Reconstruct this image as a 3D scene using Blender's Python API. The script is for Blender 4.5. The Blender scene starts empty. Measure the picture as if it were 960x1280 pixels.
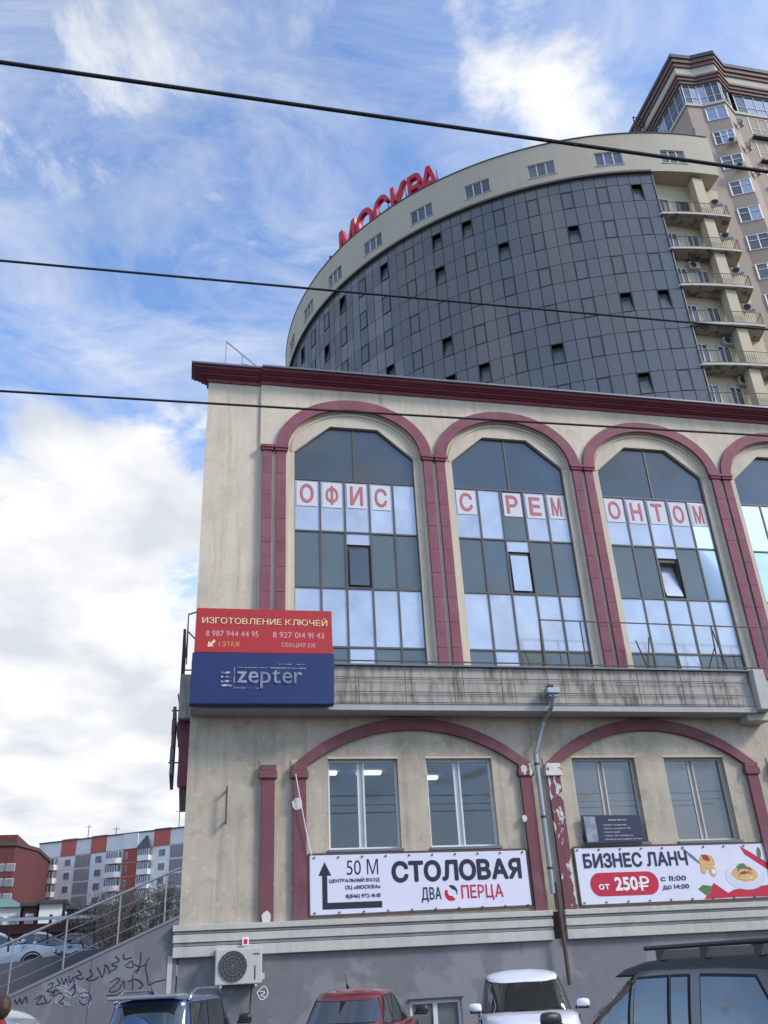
import bpy, bmesh, math, random
from mathutils import Vector, Matrix
random.seed(7)
R = math.radians
SC = bpy.context.scene
COL = SC.collection
EYE = 1.75
# ------------------------------------------------------------------ camera
F, PITCH, ROLL, YAW = 1099.71, 0.482, -0.05406, 0.2254
fw = Vector((math.sin(YAW)*math.cos(PITCH), math.cos(YAW)*math.cos(PITCH), math.sin(PITCH)))
rr = Vector((math.cos(YAW), -math.sin(YAW), 0)); uu = rr.cross(fw)
r2 = rr*math.cos(ROLL)+uu*math.sin(ROLL); u2 = -rr*math.sin(ROLL)+uu*math.cos(ROLL)
cam = bpy.data.cameras.new('camera'); co = bpy.data.objects.new('camera', cam); COL.objects.link(co)
cam.sensor_fit = 'VERTICAL'; cam.sensor_height = 24; cam.lens = F/1280*24
cam.clip_start = .1; cam.clip_end = 5000
m = Matrix((r2, u2, -fw)).transposed().to_4x4(); m.translation = (0, 0, EYE)
co.matrix_world = m
SC.camera = co
def dirpx(x, y):
    d = fw*F+r2*(x-480)-u2*(y-640); d.normalize(); return d
def at(x, y, Y):                      # a point of the photograph at street depth Y
    d = dirpx(x, y); t = Y/d.y; return Vector((d.x*t, Y, EYE+d.z*t))
# ------------------------------------------------------------------ light
SC.view_settings.view_transform = 'Standard'; SC.view_settings.look = 'None'
SC.view_settings.exposure = 0.5; SC.view_settings.gamma = 1
SUN_EL, SUN_AZ = R(36), R(124)        # azimuth clockwise from +Y
W = bpy.data.worlds.new('World'); SC.world = W; W.use_nodes = True
nt = W.node_tree; nt.nodes.clear()
def N(t, typ, **k):
    n = t.nodes.new(typ)
    for a, b in k.items():
        if a[0] == 'i' and a[1:].isdigit(): n.inputs[int(a[1:])].default_value = b
        else: setattr(n, a, b)
    return n
def L(t, a, b): t.links.new(a, b)
sky = N(nt, 'ShaderNodeTexSky', sky_type='NISHITA', sun_disc=False, sun_elevation=SUN_EL, sun_rotation=SUN_AZ, air_density=1.0, dust_density=.3, ozone_density=2.5)
tc = N(nt, 'ShaderNodeTexCoord'); sep = N(nt, 'ShaderNodeSeparateXYZ'); L(nt, tc.outputs['Generated'], sep.inputs[0])
def M(t, op, a, b=None, c=None, clamp=False):
    n = N(t, 'ShaderNodeMath', operation=op, use_clamp=clamp)
    for i, v in enumerate((a, b, c)):
        if v is None: continue
        if isinstance(v, (int, float)): n.inputs[i].default_value = v
        else: L(t, v, n.inputs[i])
    return n.outputs[0]
zz = M(nt, 'ADD', M(nt, 'MAXIMUM', sep.outputs[2], 0.0), .22)
cx_ = M(nt, 'DIVIDE', sep.outputs[0], zz); cy_ = M(nt, 'DIVIDE', sep.outputs[1], zz)
cmb = N(nt, 'ShaderNodeCombineXYZ'); L(nt, cx_, cmb.inputs[0]); L(nt, cy_, cmb.inputs[1])
n1 = N(nt, 'ShaderNodeTexNoise'); L(nt, cmb.outputs[0], n1.inputs['Vector'])
n1.inputs['Scale'].default_value = 3.6; n1.inputs['Detail'].default_value = 13; n1.inputs['Roughness'].default_value = .62; n1.inputs['Distortion'].default_value = .45
mp = N(nt, 'ShaderNodeMapping'); L(nt, cmb.outputs[0], mp.inputs[0]); mp.inputs['Rotation'].default_value = (0, 0, .9); mp.inputs['Scale'].default_value = (1.2, 1.9, 1)
n2 = N(nt, 'ShaderNodeTexNoise'); L(nt, mp.outputs[0], n2.inputs['Vector'])
n2.inputs['Scale'].default_value = 3.0; n2.inputs['Detail'].default_value = 11; n2.inputs['Roughness'].default_value = .66; n2.inputs['Distortion'].default_value = .6
dens = M(nt, 'ADD', M(nt, 'MULTIPLY', n1.outputs[0], 3.3), -1.5)
BL = [(150, 60, 8, .08), (180, 230, 7, .13), (420, 70, 7, .10), (110, 370, 6, .1), (60, 650, 10, .7), (130, 800, 13, .75), (235, 590, 7, .5), (20, 900, 14, .5), (90, 980, 15, .35), (680, 50, 7, .34), (745, 120, 5, .34), (640, -10, 7, .3), (620, 90, 7, .15),
      (330, 110, 11, .10), (60, 130, 9, .12), (90, 420, 9, -.3), (40, 300, 10, -.04), (300, 330, 12, -.12), (880, 30, 9, -.35), (560, 120, 9, -.12), (200, 500, 7, -.16)]
for px, py, rad, w in BL:
    d = dirpx(px, py)
    dp = N(nt, 'ShaderNodeVectorMath', operation='DOT_PRODUCT'); L(nt, tc.outputs['Generated'], dp.inputs[0]); dp.inputs[1].default_value = d
    mr = N(nt, 'ShaderNodeMapRange', interpolation_type='SMOOTHSTEP'); L(nt, dp.outputs['Value'], mr.inputs[0])
    mr.inputs[1].default_value = math.cos(R(rad)); mr.inputs[2].default_value = math.cos(R(rad*.15)); mr.inputs[4].default_value = w
    dens = M(nt, 'ADD', dens, mr.outputs[0])
cov = N(nt, 'ShaderNodeMapRange', interpolation_type='SMOOTHSTEP'); L(nt, dens, cov.inputs[0]); cov.inputs[1].default_value = .12; cov.inputs[2].default_value = .85
thin = N(nt, 'ShaderNodeMapRange'); L(nt, n2.outputs[0], thin.inputs[0]); thin.inputs[1].default_value = .40; thin.inputs[2].default_value = .76; thin.inputs[4].default_value = .7
cf = M(nt, 'MAXIMUM', cov.outputs[0], thin.outputs[0])
lowh = N(nt, 'ShaderNodeMapRange', interpolation_type='SMOOTHSTEP'); L(nt, sep.outputs[2], lowh.inputs[0]); lowh.inputs[1].default_value = .3; lowh.inputs[2].default_value = -.02; lowh.inputs[4].default_value = .85
cf = M(nt, 'MAXIMUM', cf, lowh.outputs[0])
# cloud tone: bright body with soft grey undersides
n3 = N(nt, 'ShaderNodeTexNoise'); L(nt, cmb.outputs[0], n3.inputs['Vector']); n3.inputs['Scale'].default_value = 4.2; n3.inputs['Detail'].default_value = 9
cr = N(nt, 'ShaderNodeValToRGB'); L(nt, n3.outputs[0], cr.inputs[0])
cr.color_ramp.elements[0].position = .36; cr.color_ramp.elements[0].color = (3.7, 3.9, 4.25, 1)
cr.color_ramp.elements[1].position = .62; cr.color_ramp.elements[1].color = (5.5, 5.5, 5.5, 1)
tn = N(nt, 'ShaderNodeVectorMath', operation='MULTIPLY'); L(nt, sky.outputs[0], tn.inputs[0]); tn.inputs[1].default_value = (1.45, 1.52, 1.66)
mx = N(nt, 'ShaderNodeMixRGB'); L(nt, cf, mx.inputs[0]); L(nt, tn.outputs[0], mx.inputs[1]); L(nt, cr.outputs[0], mx.inputs[2])
bg = N(nt, 'ShaderNodeBackground'); L(nt, mx.outputs[0], bg.inputs[0]); bg.inputs[1].default_value = .14
wo = N(nt, 'ShaderNodeOutputWorld'); L(nt, bg.outputs[0], wo.inputs[0])
sl = bpy.data.lights.new('sun', 'SUN'); sl.energy = 2.0; sl.angle = R(14); sl.color = (1, .93, .84)
so = bpy.data.objects.new('sun', sl); COL.objects.link(so)
sd = Vector((math.sin(SUN_AZ)*math.cos(SUN_EL), math.cos(SUN_AZ)*math.cos(SUN_EL), math.sin(SUN_EL)))
so.rotation_euler = (-sd).to_track_quat('-Z', 'Y').to_euler()
try:
    SC.cycles.max_bounces = 6; SC.cycles.glossy_bounces = 3; SC.cycles.diffuse_bounces = 3; SC.cycles.use_denoising = True
except Exception: pass

# ------------------------------------------------------------------ materials
MATS = {}
def mat(name, c, rough=.8, var=.12, scale=3., bump=0., metal=0., streak=0., dirt=None, dirtamt=0., spec=.5, coat=0., fine=.06, rnd=0., drip=0., blot=0.):
    m = bpy.data.materials.new(name); m.use_nodes = True; t = m.node_tree; b = t.nodes['Principled BSDF']
    b.inputs['Roughness'].default_value = rough; b.inputs['Metallic'].default_value = metal
    b.inputs['Specular IOR Level'].default_value = spec; b.inputs['Coat Weight'].default_value = coat; b.inputs['Coat Roughness'].default_value = .05
    tc = N(t, 'ShaderNodeTexCoord'); co_ = tc.outputs['Object']
    a = N(t, 'ShaderNodeTexNoise'); L(t, co_, a.inputs['Vector']); a.inputs['Scale'].default_value = scale; a.inputs['Detail'].default_value = 7; a.inputs['Roughness'].default_value = .62
    f = N(t, 'ShaderNodeTexNoise'); L(t, co_, f.inputs['Vector']); f.inputs['Scale'].default_value = 35; f.inputs['Detail'].default_value = 4
    v = M(t, 'MULTIPLY_ADD', M(t, 'SUBTRACT', a.outputs[0], .5), var*4, 1.0)
    v = M(t, 'ADD', v, M(t, 'MULTIPLY', M(t, 'SUBTRACT', f.outputs[0], .5), fine*2.5))
    if rnd:
        oi = N(t, 'ShaderNodeObjectInfo'); v = M(t, 'ADD', v, M(t, 'MULTIPLY', M(t, 'SUBTRACT', oi.outputs['Random'], .5), rnd))
    if streak:
        mp = N(t, 'ShaderNodeMapping'); L(t, co_, mp.inputs[0]); mp.inputs['Scale'].default_value = (5.5, 5.5, .45)
        s = N(t, 'ShaderNodeTexNoise'); L(t, mp.outputs[0], s.inputs['Vector']); s.inputs['Scale'].default_value = 1; s.inputs['Detail'].default_value = 6
        v = M(t, 'ADD', v, M(t, 'MULTIPLY', M(t, 'SUBTRACT', s.outputs[0], .5), streak*4))
    vm = N(t, 'ShaderNodeVectorMath', operation='SCALE'); vm.inputs[0].default_value = c[:3]; L(t, v, vm.inputs[3])
    out = vm.outputs[0]
    if dirt:
        g = N(t, 'ShaderNodeTexNoise'); L(t, co_, g.inputs['Vector']); g.inputs['Scale'].default_value = scale*.45; g.inputs['Detail'].default_value = 9; g.inputs['Roughness'].default_value = .7
        r = N(t, 'ShaderNodeMapRange'); L(t, g.outputs[0], r.inputs[0]); r.inputs[1].default_value = .5; r.inputs[2].default_value = .68; r.inputs[4].default_value = dirtamt
        mxx = N(t, 'ShaderNodeMixRGB'); L(t, r.outputs[0], mxx.inputs[0]); L(t, out, mxx.inputs[1]); mxx.inputs[2].default_value = (*dirt, 1); out = mxx.outputs[0]
    def over(sc_, scale_, lo, hi, amt, colr, det=8):
        nonlocal out
        mp = N(t, 'ShaderNodeMapping'); L(t, co_, mp.inputs[0]); mp.inputs['Scale'].default_value = sc_; mp.inputs['Location'].default_value = (3.3, 1.7, scale_)
        g = N(t, 'ShaderNodeTexNoise'); L(t, mp.outputs[0], g.inputs['Vector']); g.inputs['Scale'].default_value = scale_; g.inputs['Detail'].default_value = det; g.inputs['Roughness'].default_value = .62
        r = N(t, 'ShaderNodeMapRange'); L(t, g.outputs[0], r.inputs[0]); r.inputs[1].default_value = lo; r.inputs[2].default_value = hi; r.inputs[4].default_value = amt
        x = N(t, 'ShaderNodeMixRGB'); L(t, r.outputs[0], x.inputs[0]); L(t, out, x.inputs[1]); x.inputs[2].default_value = (*colr, 1); out = x.outputs[0]
    if drip:
        over((2.6, 2.6, .16), 1.6, .54, .70, drip, tuple(q*.42 for q in c))
        over((6, 6, .3), 1.6, .56, .72, drip*.7, tuple(min(.8, q*1.35) for q in c))
    if blot:
        over((1, 1, 1.2), 2.3, .56, .63, blot, tuple(q*.62 for q in c)); over((1, 1, 1), 5.5, .60, .66, blot*.8, tuple(min(.75, q*1.4) for q in c)); over((1, 1, 1), 26, .60, .70, blot*.7, tuple(q*.5 for q in c), 3)
    L(t, out, b.inputs['Base Color'])
    if bump:
        bp = N(t, 'ShaderNodeBump'); bp.inputs['Strength'].default_value = bump; bp.inputs['Distance'].default_value = .02
        L(t, M(t, 'ADD', f.outputs[0], M(t, 'MULTIPLY', a.outputs[0], .6)), bp.inputs['Height']); L(t, bp.outputs[0], b.inputs['Normal'])
    MATS[name] = m; return m
def patchy(name, c1, c2, scale, lo, hi, rough=.8, c3=None, stretch=(1, 1, 1)):
    """paint c1 with sharp-edged areas of c2 (peeling, patched, stained)"""
    m = mat(name, c1, rough, .1, 3, .2, streak=.03); t = m.node_tree; b = t.nodes['Principled BSDF']
    src = b.inputs['Base Color'].links[0].from_socket
    tc = N(t, 'ShaderNodeTexCoord'); mp = N(t, 'ShaderNodeMapping'); L(t, tc.outputs['Object'], mp.inputs[0]); mp.inputs['Scale'].default_value = stretch
    g = N(t, 'ShaderNodeTexNoise'); L(t, mp.outputs[0], g.inputs['Vector']); g.inputs['Scale'].default_value = scale; g.inputs['Detail'].default_value = 8; g.inputs['Roughness'].default_value = .55
    r = N(t, 'ShaderNodeMapRange'); L(t, g.outputs[0], r.inputs[0]); r.inputs[1].default_value = lo; r.inputs[2].default_value = hi
    x = N(t, 'ShaderNodeMixRGB'); L(t, r.outputs[0], x.inputs[0]); L(t, src, x.inputs[1]); x.inputs[2].default_value = (*c2, 1); L(t, x.outputs[0], b.inputs['Base Color'])
    return m
def glass(name, c, refl, tint=(1, 1, 1), rough=.02, var=.25, scale=.8, rnd=.3, wav=.0, edge=.6):
    """coated window glass: a dim interior of colour c behind a reflecting face"""
    m = bpy.data.materials.new(name); m.use_nodes = True; t = m.node_tree; t.nodes.remove(t.nodes['Principled BSDF'])
    o = t.nodes['Material Output']
    tc = N(t, 'ShaderNodeTexCoord'); a = N(t, 'ShaderNodeTexNoise'); L(t, tc.outputs['Object'], a.inputs['Vector']); a.inputs['Scale'].default_value = scale; a.inputs['Detail'].default_value = 3
    oi = N(t, 'ShaderNodeObjectInfo')
    v = M(t, 'ADD', M(t, 'MULTIPLY_ADD', M(t, 'SUBTRACT', a.outputs[0], .5), var*3, 1.), M(t, 'MULTIPLY', M(t, 'SUBTRACT', oi.outputs['Random'], .5), rnd))
    vm = N(t, 'ShaderNodeVectorMath', operation='SCALE'); vm.inputs[0].default_value = c; L(t, v, vm.inputs[3])
    d = N(t, 'ShaderNodeBsdfDiffuse'); L(t, vm.outputs[0], d.inputs[0])
    g = N(t, 'ShaderNodeBsdfGlossy'); g.inputs['Color'].default_value = (*tint, 1); g.inputs['Roughness'].default_value = rough
    if wav:
        w = N(t, 'ShaderNodeTexNoise'); L(t, tc.outputs['Object'], w.inputs['Vector']); w.inputs['Scale'].default_value = 1.1; w.inputs['Detail'].default_value = 1
        bp = N(t, 'ShaderNodeBump'); bp.inputs['Strength'].default_value = wav; bp.inputs['Distance'].default_value = .05; L(t, w.outputs[0], bp.inputs['Height']); L(t, bp.outputs[0], g.inputs['Normal'])
    lw = N(t, 'ShaderNodeLayerWeight'); lw.inputs[0].default_value = .35
    fc = M(t, 'MULTIPLY_ADD', lw.outputs['Fresnel'], edge, refl, clamp=True)
    mx = N(t, 'ShaderNodeMixShader'); L(t, fc, mx.inputs[0]); L(t, d.outputs[0], mx.inputs[1]); L(t, g.outputs[0], mx.inputs[2]); L(t, mx.outputs[0], o.inputs[0])
    MATS[name] = m; return m
def clear_glass(name, refl, tr):
    m = bpy.data.materials.new(name); m.use_nodes = True; t = m.node_tree; t.nodes.remove(t.nodes['Principled BSDF'])
    a = N(t, 'ShaderNodeBsdfTransparent'); a.inputs[0].default_value = (*tr, 1); g = N(t, 'ShaderNodeBsdfGlossy'); g.inputs['Roughness'].default_value = .02; g.inputs['Color'].default_value = (.85, .9, .95, 1)
    lw = N(t, 'ShaderNodeLayerWeight'); lw.inputs[0].default_value = .35; x = N(t, 'ShaderNodeMixShader'); L(t, M(t, 'MULTIPLY_ADD', lw.outputs['Fresnel'], .6, refl, clamp=True), x.inputs[0]); L(t, a.outputs[0], x.inputs[1]); L(t, g.outputs[0], x.inputs[2]); L(t, x.outputs[0], t.nodes['Material Output'].inputs[0]); MATS[name] = m
clear_glass('glass_clear', .07, (.80, .80, .77))
mat('room_grey', (.34, .36, .37), .9, .05)
m_ = mat('lamp_glow', (.9, .9, .9)); m_.node_tree.nodes['Principled BSDF'].inputs['Emission Color'].default_value = (1, .98, .94, 1); m_.node_tree.nodes['Principled BSDF'].inputs['Emission Strength'].default_value = 1.6
mat('plaster', (.66, .565, .43), .9, .09, .7, .5, streak=.06, dirt=(.34, .28, .21), dirtamt=.45, drip=.42, blot=.2)
mat('plaster_low', (.50, .425, .325), .9, .15, .9, .45, streak=.08, dirt=(.23, .195, .145), dirtamt=.65, drip=.4, blot=.4)
mat('plaster_plain', (.61, .525, .40), .9, .07, .9, .3, streak=.05, drip=.25, blot=.12)
mat('trim_red', (.24, .075, .098), .75, .16, 2.2, .3, streak=.08, dirt=(.30, .17, .16), dirtamt=.35, rnd=.1, drip=.2, blot=.22)
mat('trim_red_deep', (.24, .055, .08), .7, .14, 2, .25, streak=.08, drip=.3, blot=.15)
mat('trim_low', (.18, .058, .068), .75, .16, 2, .3, streak=.08, dirt=(.26, .17, .15), dirtamt=.35, drip=.2, blot=.25)
patchy('trim_peeling', (.16, .05, .058), (.60, .55, .50), 4.5, .56, .585, .7, stretch=(1.6, 1, .7))
patchy('capital_bare', (.66, .62, .56), (.21, .05, .06), 7, .60, .63, .8)
patchy('plaster_scuffed', (.42, .365, .28), (.58, .55, .5), 9, .60, .66)
mat('cap_metal', (.15, .16, .18), .5, .1, 2, 0, metal=.3)
mat('stone', (.50, .475, .42), .85, .06, 1.5, .3, streak=.05, dirt=(.36, .34, .3), dirtamt=.4, drip=.25, blot=.15)
patchy('ledge_stone', (.40, .365, .31), (.16, .125, .10), 1.5, .46, .70, stretch=(4.5, 4.5, .9))
mat('ledge_lip', (.42, .405, .38), .85, .06, 2, .3, streak=.05)
patchy('plinth', (.17, .165, .172), (.225, .218, .225), .55, .50, .53)
mat('plinth_plain', (.17, .165, .172), .85, .06, 1.4, .25, streak=.03)
mat('rust_metal', (.11, .075, .06), .7, .2, 6, .2, metal=.3)
mat('dark_metal', (.045, .043, .045), .5, .1, 4, 0, metal=.4)
mat('grey_metal', (.33, .35, .37), .45, .06, 4, .1, metal=.5)
mat('steel', (.36, .36, .37), .4, .05, 4, 0, metal=.6)
mat('frame_bronze', (.10, .085, .07), .5, .08, 3)
mat('frame_dark', (.035, .033, .034), .5, .08, 3)
mat('frame_white', (.66, .66, .66), .5, .05, 3, dirt=(.45, .44, .42), dirtamt=.3)
mat('frame_cream', (.52, .49, .43), .6, .08, 3, dirt=(.35, .32, .28), dirtamt=.4)
mat('gasket', (.02, .02, .02), .8, .05)
glass('glass_top', (.055, .066, .07), .12, (.58, .62, .64), wav=.03)
glass('glass_film', (.44, .485, .55), .16, (.9, .95, 1), .12, var=.24, scale=1.5, rnd=.16)
glass('glass_teal', (.105, .122, .11), .06, (.8, .9, .92), .03, var=.2, rnd=.25)
glass('glass_low', (.10, .115, .12), .22, (.8, .85, .9), .02, var=.3, rnd=.2, wav=.03)
glass('glass_low_dark', (.14, .142, .14), .06, (.8, .82, .84), .02, var=.2, rnd=.2, wav=.02)
glass('glass_tower', (.135, .131, .125), .16, (.54, .52, .50), .14, var=.16, rnd=.16, wav=.0, edge=.12)
glass('glass_house', (.10, .105, .11), .10, (.8, .85, .92), .03, var=.3, rnd=.7, edge=.35)
glass('glass_far', (.22, .225, .23), .03, (.6, .6, .6), .2)
glass('glass_car', (.025, .027, .026), .11, (.9, .95, 1), .01, var=.2, rnd=.2)
mat('core', (.015, .015, .017), .9)
mat('tower_cream', (.52, .455, .34), .85, .05, .35, .2, streak=.05, dirt=(.38, .31, .24), dirtamt=.25)
mat('loggia_cream', (.56, .48, .33), .85, .04, .6, .15, streak=.03)
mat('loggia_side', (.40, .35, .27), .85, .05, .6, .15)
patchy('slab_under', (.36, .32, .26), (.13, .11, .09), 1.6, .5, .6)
mat('slab_edge', (.55, .51, .43), .85, .06, 2, .2, streak=.08)
mat('house_pink', (.40, .32, .25), .85, .05, .3, .2, streak=.04, dirt=(.32, .23, .19), dirtamt=.3)
mat('house_cream', (.50, .46, .38), .85, .05, .5, .2, streak=.04)
mat('house_brown', (.20, .115, .092), .7, .08, .8, .2)
mat('roof_dark', (.06, .06, .068), .6, .08, 1)
mat('letter_red', (.58, .012, .035), .4, .04, 2)
mat('sign_red', (.46, .022, .024), .6, .06, 1, dirt=(.28, .03, .035), dirtamt=.4, drip=.15)
mat('sign_blue', (.006, .022, .115), .55, .1, 1.2, dirt=(.012, .035, .13), dirtamt=.4, drip=.2)
mat('sign_white', (.70, .685, .77), .5, .03, 1.2, .12, drip=.08)
mat('ink_black', (.015, .014, .03), .6, .02)
mat('ink_navy', (.02, .025, .06), .6, .02)
mat('ink_white', (.82, .80, .80), .5, .03)
mat('ink_cream', (.80, .66, .36), .5, .05)
mat('ink_pink', (.72, .38, .36), .5, .1, 5)
mat('ink_orange', (.80, .36, .10), .5, .05)
mat('ink_red', (.52, .005, .035), .5, .02)
patchy('ink_steel', (.17, .20, .28), (.32, .34, .40), 4, .44, .6)
patchy('ink_worn', (.045, .06, .13), (.5, .52, .58), 9, .42, .56)
mat('pasta', (.68, .40, .13), .6, .25, 22, .2)
mat('sauce', (.32, .03, .015), .4, .3, 26)
mat('leaf_green', (.08, .17, .05), .5, .3, 16)
mat('bowl', (.62, .64, .70), .3, .05)
mat('paper', (.68, .66, .68), .8, .03, 4)
mat('paper_red', (.50, .16, .17), .7, .12, 12, fine=.2)
mat('asphalt', (.055, .055, .058), .95, .15, 1.5, .5, dirt=(.09, .085, .08), dirtamt=.5)
mat('terrace_asphalt', (.075, .073, .072), .95, .12, 1, .4)
mat('kerb', (.3, .29, .28), .9, .08, 3, .3)
patchy('concrete_ramp', (.155, .148, .165), (.20, .195, .21), 1.1, .5, .56)
mat('ramp_edge', (.20, .195, .215), .85, .05, 2, .2)
mat('concrete_dark', (.115, .11, .12), .9, .08, 1, .3)
mat('spray_black', (.015, .013, .03), .6, .02)
mat('spray_pale', (.30, .29, .33), .6, .1)
mat('ac_white', (.50, .485, .45), .6, .05, 4, dirt=(.35, .32, .28), dirtamt=.35)
mat('ac_dark', (.06, .06, .06), .7, .1)
mat('brick_red', (.125, .036, .032), .85, .12, 1.2, .2, rnd=.1)
mat('panel_white', (.88, .86, .82), .85, .05, .5, .1, streak=.03)
mat('panel_grey', (.74, .74, .71), .85, .05, .5, .1)
mat('panel_red', (.50, .13, .09), .8, .05, .5, .1)
mat('panel_brick', (.44, .11, .075), .85, .08, .8, .1)
mat('screen_grey', (.36, .32, .31), .8, .1)
mat('kiosk_roof', (.17, .27, .25), .6, .08, 1)
mat('bark', (.10, .075, .06), .9, .2, 8)
mat('twig', (.30, .225, .18), .9, .35, 3, rnd=.3)
mat('bud', (.42, .36, .24), .8, .3, 4)
mat('rubber', (.02, .02, .02), .8, .1)
mat('alloy', (.4, .4, .42), .35, .05, metal=.8)
mat('chrome', (.6, .6, .62), .15, .03, metal=1.)
mat('black_plastic', (.025, .025, .027), .45, .08, 5)
mat('paint_white', (.74, .75, .78), .3, .01, 1, coat=.8, fine=.01)
mat('paint_red', (.16, .012, .022), .3, .03, 1, coat=.8, fine=.01)
mat('paint_blue', (.02, .06, .17), .3, .03, 1, coat=.8, fine=.01)
mat('paint_dark', (.115, .095, .078), .4, .03, 1, metal=.25, coat=.7, fine=.01)
mat('paint_silver', (.32, .34, .37), .3, .03, 1, metal=.5, coat=.7, fine=.01)
mat('lamp_red', (.35, .01, .012), .2, .05, coat=.6)
mat('lamp_clear', (.5, .52, .55), .1, .05, coat=.6, metal=.3)
mat('skin', (.42, .24, .17), .6, .05, 8)
mat('hair', (.05, .025, .015), .6, .25, 30, .3)
mat('cloth_red', (.20, .03, .03), .9, .15, 6, .3)
mat('cloth_dark', (.04, .04, .05), .9, .15, 6, .3)

# ------------------------------------------------------------------ builders
def tag(o, label=None, cat=None, group=None, kind=None):
    if label: o['label'] = label
    if cat: o['category'] = cat
    if group: o['group'] = group
    if kind: o['kind'] = kind
    return o
def empty(name, loc=(0, 0, 0), rz=0, label=None, cat=None, group=None):
    o = bpy.data.objects.new(name, None); COL.objects.link(o); o.location = loc; o.rotation_euler = (0, 0, rz); o.empty_display_size = .1
    return tag(o, label, cat, group)
WORG = {}
def worg(o):
    p = Vector((0, 0, 0))
    while o is not None: p = p+Vector(o.location); o = o.parent
    return p
class MB:
    def __init__(s): s.v = []; s.f = []; s.m = []
    def face(s, pts, mi=0):
        i = len(s.v); s.v += [tuple(p) for p in pts]; s.f.append(tuple(range(i, i+len(pts)))); s.m.append(mi); return s
    def box(s, x0, y0, z0, x1, y1, z1, mi=0):
        i = len(s.v); s.v += [(x, y, z) for z in (z0, z1) for y in (y0, y1) for x in (x0, x1)]
        for q in ((0, 2, 3, 1), (4, 5, 7, 6), (0, 1, 5, 4), (2, 6, 7, 3), (0, 4, 6, 2), (1, 3, 7, 5)): s.f.append(tuple(i+k for k in q)); s.m.append(mi)
        return s
    def bar(s, a, b, w, h=None, mi=0):     # square bar between two points
        a = Vector(a); b = Vector(b); h = h or w; d = (b-a).normalized(); up = Vector((0, 0, 1)) if abs(d.z) < .95 else Vector((0, 1, 0))
        x = d.cross(up).normalized()*w/2; y = x.cross(d).normalized()*h/2; i = len(s.v)
        for p in (a, b): s.v += [tuple(p+x*sx+y*sy) for sx, sy in ((-1, -1), (1, -1), (1, 1), (-1, 1))]
        for q in ((0, 1, 2, 3), (7, 6, 5, 4), (0, 4, 5, 1), (1, 5, 6, 2), (2, 6, 7, 3), (3, 7, 4, 0)): s.f.append(tuple(i+k for k in q)); s.m.append(mi)
        return s
    def tube(s, pts, r, n=8, mi=0, r1=None):
        pts = [Vector(p) for p in pts]; rings = []; k = len(pts)
        for j, p in enumerate(pts):
            d = (pts[min(j+1, k-1)]-pts[max(j-1, 0)]).normalized(); up = Vector((0, 0, 1)) if abs(d.z) < .9 else Vector((0, 1, 0))
            x = d.cross(up).normalized(); y = x.cross(d); q = r if r1 is None else r+(r1-r)*j/(k-1); i = len(s.v)
            s.v += [tuple(p+x*math.cos(6.28319*a/n)*q+y*math.sin(6.28319*a/n)*q) for a in range(n)]; rings.append(i)
        for a, b in zip(rings, rings[1:]):
            for c in range(n): s.f.append((a+c, a+(c+1) % n, b+(c+1) % n, b+c)); s.m.append(mi)
        s.f.append(tuple(rings[0]+c for c in range(n))[::-1]); s.m.append(mi); s.f.append(tuple(rings[-1]+c for c in range(n))); s.m.append(mi)
        return s
    def prism(s, poly, y0, y1, mi=0):      # polygon in x,z extruded along y
        n = len(poly); i = len(s.v); s.v += [(x, y0, z) for x, z in poly]+[(x, y1, z) for x, z in poly]
        s.f.append(tuple(range(i, i+n))); s.f.append(tuple(range(i+2*n-1, i+n-1, -1))); s.m += [mi, mi]
        for k in range(n): s.f.append((i+(k+1) % n, i+k, i+n+k, i+n+(k+1) % n)); s.m.append(mi)
        return s
    def plan(s, poly, z0, z1, mi=0, caps=True):       # polygon in x,y raised from z0 to z1
        n = len(poly); i = len(s.v); s.v += [(x, y, z0) for x, y in poly]+[(x, y, z1) for x, y in poly]
        if caps: s.f.append(tuple(range(i, i+n))[::-1]); s.f.append(tuple(range(i+n, i+2*n))); s.m += [mi, mi]
        for k in range(n): s.f.append((i+k, i+(k+1) % n, i+n+(k+1) % n, i+n+k)); s.m.append(mi)
        return s
    def grid(s, rows, mi=0, close=False):
        i = len(s.v); n = len(rows[0])
        for r_ in rows: s.v += [tuple(p) for p in r_]
        for a in range(len(rows)-1):
            for b in range(n if close else n-1):
                s.f.append((i+a*n+b, i+a*n+(b+1) % n, i+(a+1)*n+(b+1) % n, i+(a+1)*n+b)); s.m.append(mi)
        return s
    def build(s, name, ms, parent=None, smooth=False, local=False, bevel=0):
        me = bpy.data.meshes.new(name); off = Vector((0, 0, 0)) if (parent is None or local) else worg(parent)
        me.from_pydata([(x-off.x, y-off.y, z-off.z) for x, y, z in s.v], [], s.f)
        for q in ([ms] if isinstance(ms, str) else ms): me.materials.append(MATS[q])
        me.polygons.foreach_set('material_index', s.m); me.validate()
        bm = bmesh.new(); bm.from_mesh(me); bmesh.ops.recalc_face_normals(bm, faces=bm.faces)
        bm.to_mesh(me); bm.free()
        if smooth: me.polygons.foreach_set('use_smooth', [True]*len(me.polygons))
        o = bpy.data.objects.new(name, me); COL.objects.link(o); o.parent = parent
        if bevel:
            b = o.modifiers.new('bevel', 'BEVEL'); b.width = bevel; b.segments = 2; b.limit_method = 'ANGLE'
        return o
DG = bpy.context.evaluated_depsgraph_get
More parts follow.
